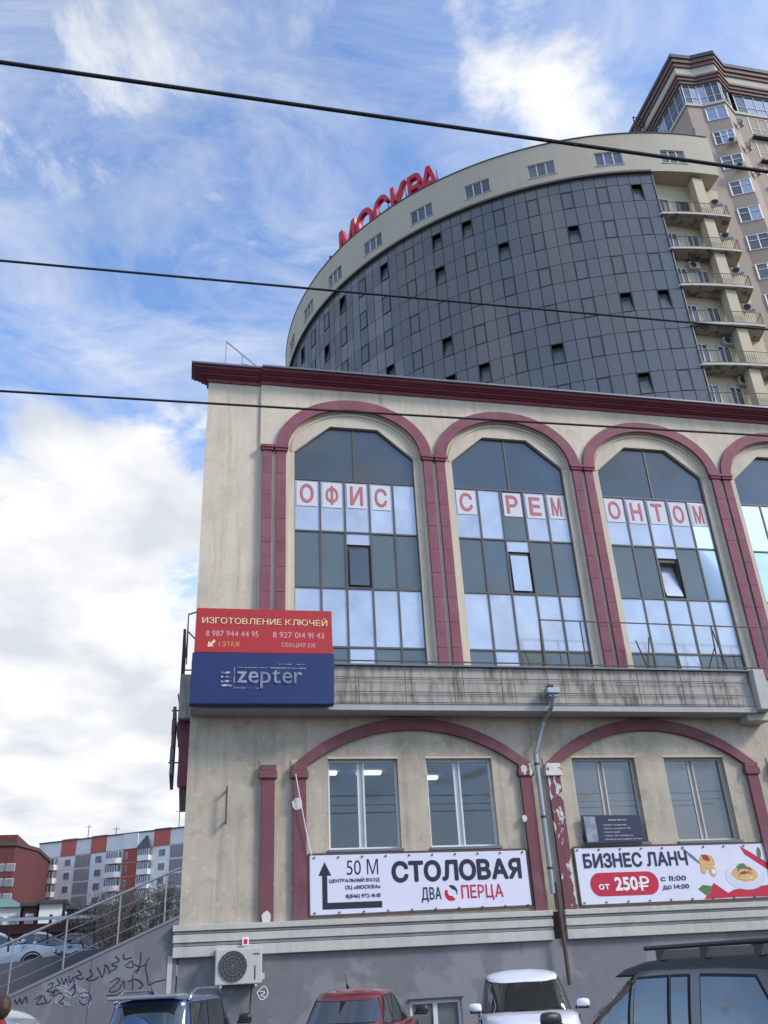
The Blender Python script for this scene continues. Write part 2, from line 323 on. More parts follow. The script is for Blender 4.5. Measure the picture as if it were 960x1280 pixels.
def outline(name, m_, loops, y0, y1, parent=None):
    """flat plate in the x,z plane from an outer loop and hole loops, y0 (front) to y1"""
    c = bpy.data.curves.new('c', 'CURVE'); c.dimensions = '2D'; c.fill_mode = 'BOTH'; c.extrude = abs(y1-y0)/2
    for lp in loops:
        sp = c.splines.new('POLY'); sp.points.add(len(lp)-1); sp.use_cyclic_u = True
        for p, (x, z) in zip(sp.points, lp): p.co = (x, z, 0, 1)
    o = bpy.data.objects.new('c', c); COL.objects.link(o); bpy.context.view_layer.update()
    me = bpy.data.meshes.new_from_object(o.evaluated_get(DG())); bpy.data.objects.remove(o); bpy.data.curves.remove(c)
    off = worg(parent) if parent else Vector((0, 0, 0)); ym = (y0+y1)/2
    for v in me.vertices:
        x, z, k = v.co; v.co = (x-off.x, ym-k-off.y, z-off.z)
    me.materials.clear(); me.materials.append(MATS[m_]); me.name = name
    o = bpy.data.objects.new(name, me); COL.objects.link(o); o.parent = parent; return o
def contours(ch):
    c = bpy.data.curves.new('t', 'FONT'); c.body = ch; c.fill_mode = 'NONE'; c.extrude = 0; c.resolution_u = 4
    o = bpy.data.objects.new('t', c); COL.objects.link(o); bpy.context.view_layer.update()
    me = bpy.data.meshes.new_from_object(o.evaluated_get(DG())); bpy.data.objects.remove(o); bpy.data.curves.remove(c)
    nxt = {}
    for e in me.edges:
        a, b = e.vertices; nxt.setdefault(a, []).append(b); nxt.setdefault(b, []).append(a)
    seen = set(); loops = []
    for s in sorted(nxt):
        if s in seen: continue
        lp = [s]; seen.add(s); cur = s
        n_ = s+1 if (s+1) in nxt[s] else nxt[s][0]
        while n_ not in seen:
            lp.append(n_); seen.add(n_); cur = n_; k = [q for q in nxt[cur] if q not in seen]
            if not k: break
            n_ = k[0]
        loops.append([(me.vertices[i].co.x, me.vertices[i].co.y) for i in lp])
    bpy.data.meshes.remove(me); return loops
def area(lp): return .5*sum(a[0]*b[1]-b[0]*a[1] for a, b in zip(lp, lp[1:]+lp[:1]))
def inside(p, lp):
    r = False
    for a, b in zip(lp, lp[1:]+lp[:1]):
        if (a[1] > p[1]) != (b[1] > p[1]) and p[0] < (b[0]-a[0])*(p[1]-a[1])/(b[1]-a[1])+a[0]: r = not r
    return r
def fill(loops, zoff):
    c = bpy.data.curves.new('c', 'CURVE'); c.dimensions = '2D'; c.fill_mode = 'BOTH'; c.extrude = .5
    for lp in loops:
        sp = c.splines.new('POLY'); sp.points.add(len(lp)-1); sp.use_cyclic_u = True
        for p, (x, z) in zip(sp.points, lp): p.co = (x, z, 0, 1)
    o = bpy.data.objects.new('c', c); COL.objects.link(o); bpy.context.view_layer.update()
    me = bpy.data.meshes.new_from_object(o.evaluated_get(DG())); bpy.data.objects.remove(o); bpy.data.curves.remove(c)
    r = ([v.co+Vector((0, 0, zoff)) for v in me.vertices], [tuple(p.vertices) for p in me.polygons]); bpy.data.meshes.remove(me); return r
GL = {}
def bowl(x, z0, z1, w, sgn=1, t=.08):
    r_ = (z1-z0)/2; zc = (z0+z1)/2
    ou = [(x, z0)]+[(x+sgn*(w-r_+r_*math.cos(a*.2618-1.5708)), zc+r_*math.sin(a*.2618-1.5708)) for a in range(13)]+[(x, z1)]
    ri = r_-t; inn = [(x, z1-t)]+[(x+sgn*(w-r_+ri*math.cos(1.5708-a*.2618)), zc+ri*math.sin(1.5708-a*.2618)) for a in range(13)]+[(x, z0+t)]
    return ou+inn
def rc(a, b, c, d): return [(a, b), (c, b), (c, d), (a, d)]
CUSTOM = {'Р': [rc(.09, 0, .17, .728), bowl(.12, .27, .728, .44)], 'Ь': [rc(.09, 0, .17, .728), bowl(.12, 0, .44, .43)],
          'Ы': [rc(.09, 0, .17, .728), bowl(.12, 0, .44, .36), rc(.58, 0, .66, .728)],
          'Я': [rc(.49, 0, .57, .728), bowl(.54, .29, .728, .44, -1), [(.08, 0), (.175, 0), (.40, .33), (.31, .33)]]}
def glyphs(body, bold=0., ext=.5, shear=0):
    """outline font letters; each solid contour is filled by itself with the holes it holds, so crossing strokes stay solid"""
    if body in GL: return GL[body]
    if len(body) > 1:
        V = []; Fc = []; x = 0; base = None
        for ch in body:
            if ch == ' ': x += .26; continue
            vs, fs, a, b, c, d = glyphs(ch); lo = .075 if ch in 'НИПМБВЕКЛДЦЙЫРЬЧМЭ1ни' else .045
            n = len(V); x += lo-a; V += [Vector((v.x+x, v.y, v.z)) for v in vs]; Fc += [tuple(n+k for k in f) for f in fs]; x += b+lo
        x0 = min(v.x for v in V); x1 = max(v.x for v in V); y0 = min(v.y for v in V); y1 = max(v.y for v in V)
        GL[body] = (V, Fc, x0, x1, y0, y1); return GL[body]
    if body in CUSTOM:
        V = []; Fc = []
        for i, l in enumerate(CUSTOM[body]):
            vs, fs = fill([l], .04*(i % 3)); n = len(V); V += vs; Fc += [tuple(n+k for k in f) for f in fs]
        x0 = min(v.x for v in V); x1 = max(v.x for v in V); y0 = min(v.y for v in V); y1 = max(v.y for v in V)
        GL[body] = (V, Fc, x0, x1, y0, y1); return GL[body]
    lps = contours(body); sg = 1 if area(max(lps, key=lambda l: abs(area(l)))) > 0 else -1
    outs = [l for l in lps if area(l)*sg > 0]; holes = [l for l in lps if area(l)*sg < 0]; V = []; Fc = []
    own = {i: [] for i in range(len(outs))}
    for h in holes:
        c = [i for i, o in enumerate(outs) if sum(inside(p, o) for p in h[::3]) > len(h[::3])*.6]
        if c: own[min(c, key=lambda i: abs(area(outs[i])))].append(h)
    for i, o in enumerate(outs):
        vs, fs = fill([o]+own[i], .04*(i % 3)); n = len(V); V += vs; Fc += [tuple(n+k for k in f) for f in fs]
    x0 = min(v.x for v in V); x1 = max(v.x for v in V); y0 = min(v.y for v in V); y1 = max(v.y for v in V)
    GL[body] = (V, Fc, x0, x1, y0, y1); return GL[body]
def text(name, body, m_, x0, x1, z0, z1, yf, parent, depth=.004, bold=.0, kx=1, shear=0):
    """lettering that fills x0..x1, z0..z1 with its face at yf"""
    vs, fs, a, b, c, d = glyphs(body); me = bpy.data.meshes.new(name); off = worg(parent) if parent else Vector((0, 0, 0))
    if bold:
        a -= bold; b += bold; c -= bold; d += bold; V2 = []; F2 = []
        for q in range(9):
            dx, dz_ = ((0, 0) if q == 8 else (bold*math.cos(q*.7854), bold*math.sin(q*.7854))); i0 = len(V2)
            V2 += [Vector((v.x+dx, v.y+dz_, v.z+.0012/depth*q)) for v in vs]; F2 += [tuple(i0+i for i in f_) for f_ in fs]
        vs, fs = V2, F2
    me.from_pydata([(x0+(v.x-a)/(b-a)*(x1-x0)-off.x, yf+depth*(.5-v.z)-off.y, z0+(v.y-c)/(d-c)*(z1-z0)-off.z) for v in vs], [], fs)
    me.materials.append(MATS[m_]); o = bpy.data.objects.new(name, me); COL.objects.link(o); o.parent = parent; return o
def share(src, name, parent, loc=(0, 0, 0), rot=(0, 0, 0)):
    o = src.copy(); COL.objects.link(o); o.name = name; o.parent = parent; o.location = loc; o.rotation_euler = rot; return o
def copy_tree(o, parent=None):
    c = o.copy(); COL.objects.link(c); c.parent = parent
    for ch in list(o.children): copy_tree(ch, c)
    return c
def rect(x0, z0, x1, z1): return [(x0, z0), (x1, z0), (x1, z1), (x0, z1)]

# ================================================================== SETTING
gm = MB(); gm.box(-900, -900, -.5, 900, 1800, 0); tag(gm.build('ground', 'asphalt'), kind='structure')
tm = MB(); tm.plan([(-200, 25.0), (-.4, 25.0), (-.4, 90), (80, 120), (400, 120), (400, 1500), (-600, 1500), (-600, 25.0)], .01, 2.30); tag(tm.build('terrace', 'terrace_asphalt'), kind='structure')
sw = MB(); sw.box(-3.6, 20.9, .002, 30, 21.95, .14); tag(sw.build('pavement', 'kerb', bevel=.02), kind='structure')

# ================================================================== ARCHED OFFICE BUILDING
AB = empty('arched_office_building', (0, 22, 0), label='cream plaster building with dark red arches over tall windows', cat='building')
CX = [4.255+4.8*k for k in range(5)]
X1 = 26.5
def arch(c, a, b, z, n=28):
    return [(c+a*math.cos(math.pi*i/n), z+b*math.sin(math.pi*i/n)) for i in range(n+1)]
SPR = 15.48
def arch_hole(c, a=1.98, b=1.50, z0=8.72): return [(c-a, z0), (c+a, z0)]+arch(c, a, b, SPR)
outline('upper_wall', 'plaster', [rect(1.45, 7.6, X1, 17.82)]+[arch_hole(c) for c in CX], 22.0, 22.5, AB)
MB().box(-.12, 22.07, 7.6, 1.45, 40, 17.8).build('corner_wall', 'plaster', AB)
WL = [(3.27, 5.04), (5.78, 7.52), (9.73, 11.52), (12.37, 14.13), (16.4, 18.1), (19.0, 20.7)]
outline('lower_wall', 'plaster_low', [rect(-.12, 2.86, X1, 7.6)]+[rect(a, 4.39, b, 6.52) for a, b in WL], 22.0, 22.4, AB)
MB().box(-.12, 22.4, 2.86, 1.45, 40, 7.6).build('side_wall', 'plaster_low', AB)
MB().box(1.45, 22.5, 15, X1, 38, 17.8).box(1.45, 28.2, 0, X1, 38, 15).build('rear_block', 'plaster_plain', AB)
# plinth with a basement window hole
outline('plinth', 'plinth', [rect(-.1, 0, X1, 2.27), rect(5.03, .25, 6.24, 1.17)], 22.03, 22.5, AB)
MB().box(-.1, 22.5, 0, 1.45, 40, 2.27).build('plinth_side', 'plinth_plain', AB)
# stone moulding above the plinth, split where the pipe runs
for a, b in ((-.2, 8.62), (8.98, X1)):
    g = MB()
    for z0, z1, d in ((2.25, 2.46, .10), (2.47, 2.53, .06), (2.54, 2.70, .13), (2.71, 2.76, .08), (2.77, 2.89, .17)):
        g.box(a-d*.3, 22-d, z0, b, 22.02, z1)
    g.build('base_moulding', 'stone', AB, bevel=.012)
# inset plaster, glazing
def octa(c, a=1.795, z0=8.72): return [(c-a, z0), (c+a, z0), (c+a, 15.5), (c+.73, 16.44), (c-.71, 16.44), (c-a, 15.5)]
ZR = [14.61, 12.93, 11.21, 9.50]
FILM = {1: [(0, 'О'), (1, 'Ф'), (2, 'И'), (3, 'С')], 2: [(0, 'С'), (2, 'Р'), (3, 'Е'), (4, 'М')], 3: [(0, 'О'), (1, 'Н'), (2, 'Т'), (3, 'О'), (4, 'М')]}
wnames = {1: 'first', 2: 'second', 3: 'third', 4: 'fourth', 5: 'fifth'}
for k, c in enumerate(CX):
    outline('arch_inset', 'plaster_plain', [arch_hole(c, 2.02, 1.54, 8.6), octa(c, z0=8.75)], 22.09, 22.3, AB)
    # thin raised line just inside the coloured band
    outline('arch_line', 'plaster_plain', [arch(c, 1.90, 1.43, SPR)+arch(c, 1.84, 1.37, SPR)[::-1]], 22.06, 22.12, AB)
    wf = MB(); a = 1.795; mw = .025
    xs = [c-a+.718*i for i in range(6)]; xm = [c-a, c-a+.75, c-a+1.47, c-a+2.2, c-a+2.92, c+a]; xs = xm
    for x in xs: wf.box(x-mw, 22.17, 8.72, x+mw, 22.25, ZR[0])
    wf.box(c-.01-mw, 22.17, ZR[0], c-.01+mw, 22.25, 16.44)
    for z in ZR: wf.box(c-a, 22.168, z-mw, c+a, 22.252, z+mw)
    oc = octa(c)
    for p, q in zip(oc[2:], oc[3:]+oc[:1]):
        if p[0] != q[0]: wf.bar((p[0], 22.21, p[1]), (q[0], 22.21, q[1]), .05, .05)
    wf.bar((c-a, 22.21, 14.6), (c-a, 22.21, 15.5), .05, .05); wf.bar((c+a, 22.21, 14.6), (c+a, 22.21, 15.5), .05, .05)
    wo_ = wf.build('tall_window', 'frame_bronze', AB)
    MB().prism([(c-a, ZR[0]+.02), (c-.03, ZR[0]+.02), (c-.03, 16.43), (c-.71, 16.43), (c-a, 15.5)], 22.2, 22.215).build('pane', 'glass_top', wo_)
    MB().prism([(c+.01, ZR[0]+.02), (c+a, ZR[0]+.02), (c+a, 15.5), (c+.73, 16.43), (c+.01, 16.43)], 22.2, 22.215).build('pane', 'glass_top', wo_)
    for r_, (z1, z0) in enumerate(zip(ZR, ZR[1:]+[8.72])):
        for i in range(5):
            x0, x1 = xs[i]+mw, xs[i+1]-mw
            gl = 'glass_film' if r_ in (0, 2) else 'glass_teal'
            if r_ == 0 and k == 1 and i == 2: gl = 'glass_teal'
            if r_ == 3 and i == 2 and k < 3: gl = 'glass_film' if k != 1 else 'glass_teal'
            if r_ == 3 and i == 1 and k == 1: gl = 'glass_film'
            t = random.uniform(-.004, .004)
            if r_ == 1 and i == 2:
                MB().box(x0, 22.2, 12.56, x1, 22.215, z1-mw).build('pane', 'glass_film', wo_)
                sf = MB(); fw_ = .07
                sf.box(x0, 22.30, 11.25, x0+fw_, 22.24, 12.53).box(x1-fw_, 22.30, 11.25, x1, 22.24, 12.53).box(x0+fw_, 22.30, 11.25, x1-fw_, 22.24, 11.25+fw_).box(x0+fw_, 22.30, 12.53-fw_*1.4, x1-fw_, 22.24, 12.53)
                
                s_ = sf.build('opening_sash', 'frame_dark', wo_)
                g = MB(); yo = 0.30 if k == 2 else .02
                g.face([(x0+fw_, 22.19, 11.32), (x1-fw_, 22.19, 11.32), (x1-fw_, 22.19+yo, 12.44), (x0+fw_, 22.19+yo, 12.44)])
                g.build('pane', 'glass_top' if k == 0 else 'glass_film', wo_)
                continue
            MB().face([(x0, 22.2+t, z0+mw), (x1, 22.2-t, z0+mw), (x1, 22.2-t, z1-mw), (x0, 22.2+t, z1-mw)]).build('pane', gl, wo_)
    for i, ch in FILM.get(k+1, []):
        x0 = xs[i]+.07; x1 = xs[i+1]-.08; zt = 14.53-.02*(i % 2); zb = zt-.80
        P_ = empty('letter_poster', ((x0+x1)/2, 22.18, zb), 0, f"white paper sheet with red outlined letter {ch}, pane {['one','two','three','four','five'][i]} of the {wnames[k+1]} arched window", 'poster', 'letter posters in the arched windows')
        MB().box(x0, 22.183, zb, x1, 22.188, zt).build('sheet', 'paper', P_)
        h = MB()
        text('letter', ch, 'paper_red', x0+.10, x1-.10, zb+.10, zt-.07, 22.181, P_, .006, bold=.025)
# red arch bands
for c in CX:
    outline('arch_band', 'trim_red', [arch(c, 2.34, 1.84, SPR)+arch(c, 2.0, 1.50, SPR)[::-1]], 21.90, 22.02, AB)
    for q in range(9):                               # joints between the blocks of the band
        pass
# pilasters: pairs of strips with capitals
PC = [1.86]+[6.655+4.8*k for k in range(5)]
for i, c in enumerate(PC):
    for s in (-1, 1):
        x0, x1 = (c+.065, c+.335) if s > 0 else (c-.335, c-.065)
        z = 8.72
        blocks = MB(); nz = 9
        for b in range(nz):
            za = z+(15.35-z)*b/nz; zb = z+(15.35-z)*(b+1)/nz; d = random.uniform(-.004, .006)
            blocks.box(x0, 21.91+d, za+.006, x1, 22.01, zb-.004)
        blocks.build('pilaster', 'trim_red', AB)
        MB().box(x0-.04, 21.87, 15.36, x1+.04, 22.01, 15.50).box(x0-.07, 21.84, 15.44, x1+.07, 22.01, 15.52).build('capital', 'trim_red_deep', AB)
# cornice, left corner piece and main run
for a, b, dy, dz, nm in ((-.12, 1.44, .07, -.02, 'c'), (1.44, X1, 0, 0, 'm')):
    g = MB()
    for z0, z1, d in ((17.715, 17.84, .05), (17.842, 17.875, .12), (17.877, 17.93, .22), (17.932, 17.965, .31), (17.967, 18.03, .44)):
        g.box(a-(d if a < 0 else 0), 22.0+dy-d, z0+dz, b, 22.4, z1+dz)
    g.build('cornice', 'trim_red_deep', AB, bevel=.01)
    c_ = MB().box(a-(.52 if a < 0 else 0), 22.0+dy-.52, 18.032+dz, b, 22.42, 18.09+dz).box(max(a, -.1), 22.42, 18.032+dz, b, 38, 18.08+dz); c_.build('cornice_flashing', 'cap_metal', AB)
# floor ledge between the storeys
lg = MB(); lg.box(-.12, 21.34, 7.58, 15.08, 22.02, 7.70); lg.box(-.15, 21.30, 7.57, 15.06, 21.345, 7.72); lg.build('ledge_slab', 'ledge_lip', AB)
MB().box(-.12, 21.40, 7.70, 15.06, 22.0, 8.70).build('ledge_core', 'ledge_stone', AB)
zs = [7.73, 8.00, 8.38, 8.72]
npan = 11
for i in range(npan):
    x0 = -.14+15.2/npan*i; x1 = x0+15.2/npan-.012
    for j in range(3):
        d = random.uniform(-.006, .006)+(.0, .02, .035)[j]
        MB().box(x0, 21.33+d, zs[j]+.012, x1, 21.40, zs[j+1]-.004).build('facing_panel', 'ledge_stone', AB)
MB().box(-.16, 21.27, 8.722, 15.09, 22.0, 8.76).build('ledge_coping', 'cap_metal', AB)
lat = MB()
for z in (7.76, 8.03, 8.40): lat.box(3.4, 21.26, z-.008, 14.7, 21.275, z+.008)
for i in range(9): x = 3.9+1.29*i; lat.box(x-.008, 21.262, 7.74, x+.008, 21.272, 8.72); lat.box(x-.006, 21.26, 8.3, x+.006, 21.34, 8.315)
tag(lat.build('sign_lattice', 'rust_metal'), 'thin rusty lattice of rods hung before the stained floor ledge', 'lattice')
# maroon bracket and ledge wrapping onto the side
MB().box(-.42, 22.2, 7.58, -.12, 36, 8.7).build('side_ledge', 'ledge_stone', AB)
MB().prism([(-.12, 7.58), (-.44, 7.56), (-.44, 7.35), (-.36, 7.0), (-.36, 6.1), (-.26, 6.0), (-.12, 6.0)], 22.5, 23.1).build('side_arch_trim', 'trim_red_deep', AB)
# lower segmental arches, pilasters
def seg(x0, x1, zs_, rise, n=32):
    w = (x1-x0)/2; c = (x0+x1)/2; r_ = (w*w+rise*rise)/(2*rise); zc = zs_+rise-r_; a0 = math.asin(w/r_)
    return [(c+r_*math.sin(a0-2*a0*i/n), zc+r_*math.cos(a0-2*a0*i/n)) for i in range(n+1)]
for x0, x1 in ((2.36, 8.56), (8.94, 15.04), (15.5, 21.7)):
    outline('arch_band', 'trim_low', [seg(x0, x1, 6.33, 1.20)+seg(x0+.36, x1-.36, 6.33, .90)[::-1]], 21.88, 22.02, AB)
for i, (c, w, ms, cs) in enumerate(((1.80, .155, 'trim_low', 'trim_low'), (2.56, .155, 'trim_low', 'trim_low'), (8.37, .15, 'trim_low', 'trim_peeling'), (9.13, .165, 'trim_peeling', 'capital_bare'), (14.86, .16, 'trim_low', 'trim_low'), (15.65, .16, 'trim_low', 'trim_low'))):
    p = MB().box(c-w, 21.88, 2.88, c+w, 22.01, 6.04).build('pilaster', ms, AB)
    q = MB().box(c-w-.06, 21.83, 6.04, c+w+.06, 22.01, 6.22).box(c-w-.035, 21.85, 6.222, c+w+.035, 22.01, 6.36).build('capital', cs, AB, bevel=.015)
    MB().box(c-w-.05, 21.975, 2.9, c+w+.06, 22.01, 6.5).build('render_patch', 'plaster_scuffed', AB)
    if cs != 'trim_low': p['label'] = 'pilaster with flaking red paint'; q['label'] = 'capital with bare white patches'
for x, z, s in ((2.50, 5.42, .13), (1.79, 2.98, .12), (8.2, 5.0, .07), (9.2, 5.1, .05)):     # daubs of filler
    n = 9; MB().prism([(x+s*random.uniform(.7, 1.1)*math.cos(6.283*i/n), z+s*1.35*random.uniform(.7, 1.1)*math.sin(6.283*i/n)) for i in range(n)], 21.862, 21.90).build('filler_daub', 'capital_bare', AB)
# lower windows
for i, (a, b) in enumerate(WL):
    g = MB(); f = .06; z0, z1 = 4.39, 6.52; mm = 'frame_white' if i < 2 else 'frame_cream'; xm_ = a+(b-a)*.48
    g.box(a, 22.16, z0, a+f, 22.24, z1).box(b-f, 22.16, z0, b, 22.24, z1).box(a+f, 22.16, z0, b-f, 22.24, z0+f).box(a+f, 22.16, z1-f, b-f, 22.24, z1).box(xm_-.05, 22.30, z0+f, xm_+.05, 22.245, z1-f)
    g.box(xm_-.09, 22.18, z0+f, xm_-.05, 22.24, z1-f).box(xm_+.05, 22.18, z0+f, xm_+.09, 22.24, z1-f)
    w_ = g.build('window', mm, AB)
    gl = 'glass_clear' if i < 2 else 'glass_low_dark'
    for u, v in ((a+f, xm_-.09), (xm_+.09, b-f)):
        t = random.uniform(-.004, .004)
        MB().face([(u, 22.2+t, z0+f), (v, 22.2-t, z0+f), (v, 22.2-t, z1-f), (u, 22.2+t, z1-f)]).build('pane', gl, w_)
    MB().box(a-.04, 21.93, z0-.06, b+.04, 22.17, z0-.002).build('window_sill', 'cap_metal', w_)
    # dark reveal lintel
    MB().box(a-.02, 21.985, z1, b+.02, 22.03, z1+.05).build('window_lintel', 'plaster_plain', w_)
rm = MB(); A_, B_, C_, D_, Z0, Z1 = 1.8, 8.3, 22.42, 28, 3.6, 6.95
rm.face([(A_, D_, Z0), (B_, D_, Z0), (B_, D_, Z1), (A_, D_, Z1)]).face([(A_, C_, Z1), (B_, C_, Z1), (B_, D_, Z1), (A_, D_, Z1)]).face([(A_, C_, Z0), (A_, D_, Z0), (A_, D_, Z1), (A_, C_, Z1)]).face([(B_, C_, Z0), (B_, D_, Z0), (B_, D_, Z1), (B_, C_, Z1)]).face([(A_, C_, Z0), (B_, C_, Z0), (B_, D_, Z0), (A_, D_, Z0)])
rm.build('room', 'room_grey', AB)
for x, y in ((3.7, 24.0), (3.7, 25.6), (5.1, 24.0), (5.0, 25.6), (6.9, 24.0), (6.9, 26.4)): MB().box(x-.35, y-.12, 6.86, x+.35, y+.12, 6.93).build('ceiling_lamp', 'lamp_glow', AB)
g = MB(); g.box(5.03, 22.1, 1.09, 6.24, 22.2, 1.17).box(5.03, 22.1, .25, 5.1, 22.2, 1.09).box(6.17, 22.1, .25, 6.24, 22.2, 1.09).box(5.58, 22.1, .25, 5.68, 22.2, 1.09)
bw = g.build('basement_window', 'frame_white', AB)
for a, b in ((5.1, 5.58), (5.68, 6.17)): MB().box(a, 22.14, .25, b, 22.30, 1.09).build('pane', 'glass_low_dark', bw)
MB().box(5.0, 21.97, 1.17, 6.27, 22.04, 1.20).build('lintel_flashing', 'dark_metal', bw)
# white beam casing beside the last arch
cs = MB(); cs.prism([(15.07, 7.62), (15.50, 7.62), (15.42, 8.74), (15.10, 8.74)], 21.12, 21.6); cs.box(14.85, 21.5, 7.40, 15.55, 22.0, 7.6)
cs.build('beam_casing', 'stone', AB, bevel=.01)
MB().box(15.2, 21.9, 7.62, X1, 22.02, 8.6).build('string_course', 'ledge_stone', AB)
# ------------------------------------------------------------------ pipe
PI_ = empty('downpipe', (8.8, 21.7, 0), label='grey downpipe with hopper head running between the two low arches', cat='downpipe')
MB().tube([(9.04, 21.0, 7.95), (9.04, 21.2, 7.65), (8.98, 21.7, 7.42)], .055, 10).tube([(8.98, 21.7, 7.42), (8.68, 21.8, 6.60)], .055, 10).build('offset_bend', 'grey_metal', PI_)
MB().tube([(8.68, 21.82, 6.62), (8.68, 21.82, 3.25)], .06, 12).build('pipe', 'grey_metal', PI_)
MB().tube([(8.78, 21.8, 3.5), (8.8, 21.8, 1.3)], .05, 10).tube([(8.72, 21.84, 3.5), (8.72, 21.84, 2.9)], .02, 6).build('rusted_foot', 'rust_metal', PI_)
MB().box(8.88, 20.95, 7.95, 9.22, 21.25, 8.10).plan([(8.94, 21.0), (9.16, 21.0), (9.16, 21.2), (8.94, 21.2)], 7.86, 7.95).build('hopper', 'grey_metal', PI_, bevel=.02)
MB().box(8.95, 21.0, 8.10, 9.08, 21.2, 8.19).build('debris', 'dark_metal', PI_)
for z in (6.3, 5.0, 3.8): MB().tube([(8.68, 21.82, z), (8.68, 21.82, z+.05)], .072, 12).build('clamp', 'dark_metal', PI_)
# iron bracket, cable, small fittings
tag(MB().box(.80, 21.80, 5.0, .84, 21.84, 5.86).box(.80, 21.84, 5.05, .84, 22.0, 5.09).box(.80, 21.84, 5.75, .84, 22.0, 5.79).build('iron_bracket', 'rust_metal'), 'rusty upright iron bracket on the blank corner wall', 'bracket')
tag(MB().tube([(2.45, 21.80, 6.12), (2.58, 21.79, 5.4), (2.72, 21.8, 4.7), (2.82, 21.8, 4.27)], .012, 5).build('cable', 'ink_white'), 'thin white cable sagging from a red capital to the canteen banner', 'cable')

# ================================================================== SIGNS
def frame_rods(name, lab, pts, r=.02, m_='rust_metal', cat='frame'):
    g = MB()
    for a, b in pts: g.bar(a, b, r)
    return tag(g.build(name, m_), lab, cat)
KS = empty('hanging_sign', (1.6, 21.1, 8.9), label='red sign board offering key cutting with yellow and white lettering', cat='sign')
MB().prism([(-.10, 10.06), (-.11, 8.90), (3.31, 8.92), (3.30, 10.07)], 21.05, 21.2).build('board', 'sign_red', KS, bevel=.01)
text('heading', 'ИЗГОТОВЛЕНИЕ КЛЮЧЕЙ', 'ink_cream', .04, 3.18, 9.65, 9.86, 21.047, KS, bold=.012)
text('phone_number', '8 987 944 44 95', 'ink_pink', .15, 1.44, 9.32, 9.47, 21.047, KS)
text('phone_number', '8 927 014 91 43', 'ink_pink', 1.80, 3.09, 9.32, 9.47, 21.047, KS)
text('floor_note', '1 ЭТАЖ', 'ink_orange', .48, .99, 9.06, 9.19, 21.047, KS)
text('section_note', 'СЕКЦИЯ 23Е', 'ink_pink', 2.02, 2.88, 9.06, 9.19, 21.047, KS)
MB().prism([(.20, 9.04), (.36, 9.06), (.31, 9.10), (.40, 9.19), (.35, 9.24), (.27, 9.14), (.22, 9.19)], 21.043, 21.05).build('arrow', 'ink_cream', KS)
BS = empty('hanging_sign', (1.6, 21.1, 7.6), label='dark blue box sign with worn silver lettering below the red sign', cat='sign')
MB().prism([(-.15, 8.87), (-.16, 7.60), (3.31, 7.62), (3.34, 8.90)], 20.98, 21.24).build('board', 'sign_blue', BS, bevel=.015)
text('lettering', 'zepter', 'ink_steel', .93, 2.52, 7.98, 8.46, 20.965, BS, .03, bold=.012)
for j in range(4): MB().box(.56, 20.965, 8.03+.105*j, .84-.02*j, 20.982, 8.08+.105*j).build('stripe', 'ink_worn', BS)
MB().box(.86, 20.97, 8.02, .88, 20.982, 8.5).box(.86, 20.97, 8.50, 2.62, 20.982, 8.515).box(1.9, 20.97, 8.60, 2.62, 20.982, 8.612).box(.86, 20.97, 7.99, 1.5, 20.982, 8.0).build('outline_mark', 'ink_worn', BS)
frame_rods('steel_bracket', 'thin steel frame standing out left of the red sign at the corner', [((-.30, 21.5, 8.9), (-.30, 21.5, 10.05)), ((-.30, 21.5, 10.05), (0, 21.25, 10.05)), ((-.30, 21.5, 9.6), (0, 21.25, 9.2)), ((-.30, 21.5, 10.05), (-.28, 21.4, 8.7))], .03)
# signs hung on the side wall, seen edge-on
s1 = empty('side_sign', (-.45, 23, 7.7), label='narrow black sign box seen edge-on beside the corner', cat='sign')
MB().box(-.42, 22.3, 8.25, -.35, 24.5, 9.95).build('board', 'dark_metal', s1)
MB().bar((-.46, 22.4, 8.25), (-.30, 22.4, 7.4), .03).bar((-.40, 22.8, 9.0), (-.1, 22.8, 9.0), .03).bar((-.42, 22.35, 8.25), (-.38, 22.35, 6.9), .02).build('strut', 'rust_metal', s1)
s2_ = empty('side_sign', (-.6, 23, 6.3), label='grey and brown sign panel seen edge-on below the black one', cat='sign')
for k in range(5): MB().box(-.56-.01*(k % 2), 22.6, 6.3+.34*k, -.48, 24.6, 6.62+.34*k).build('panel', 'plinth_plain' if k < 2 else 'house_brown', s2_)
MB().bar((-.6, 22.7, 7.9), (-.35, 22.7, 7.9), .03).bar((-.6, 22.7, 6.6), (-.3, 22.7, 6.6), .03).build('strut', 'rust_metal', s2_)
# canteen banner
def fixings(par, x0, x1, z0, z1, n):
    for i in range(n+1):
        for z in (z0, z1): MB().box(x0+(x1-x0)*i/n-.018, 21.905, z-.018, x0+(x1-x0)*i/n+.018, 21.93, z+.018).build('fixing', 'rust_metal', par)
YB = 21.93
B1 = empty('banner', (5.4, YB, 3.0), label='white canteen banner with a black bent arrow, left of the downpipe', cat='banner')
MB().prism([(2.79, 4.27), (2.80, 2.99), (8.15, 3.03), (8.14, 4.26)], YB, YB+.05).build('board', 'sign_white', B1)
g = MB()
for a, b in (((2.76, 4.29), (8.17, 4.28)), ((2.77, 2.97), (8.18, 3.01)), ((2.775, 4.29), (2.775, 2.97)), ((8.17, 4.28), (8.17, 3.01))): g.bar((a[0], YB+.02, a[1]), (b[0], YB+.02, b[1]), .035, .06)
g.build('frame', 'rust_metal', B1)
y_ = YB-.003
MB().prism([(2.99, 3.82), (3.30, 3.82), (3.14, 4.12)], y_, YB).prism([(3.08, 3.82), (3.20, 3.82), (3.20, 3.24), (4.48, 3.24), (4.48, 3.10), (3.08, 3.10)], y_-.001, YB).build('arrow', 'ink_black', B1)
text('distance_note', '50 М', 'ink_black', 3.66, 4.42, 3.82, 4.16, y_, B1)
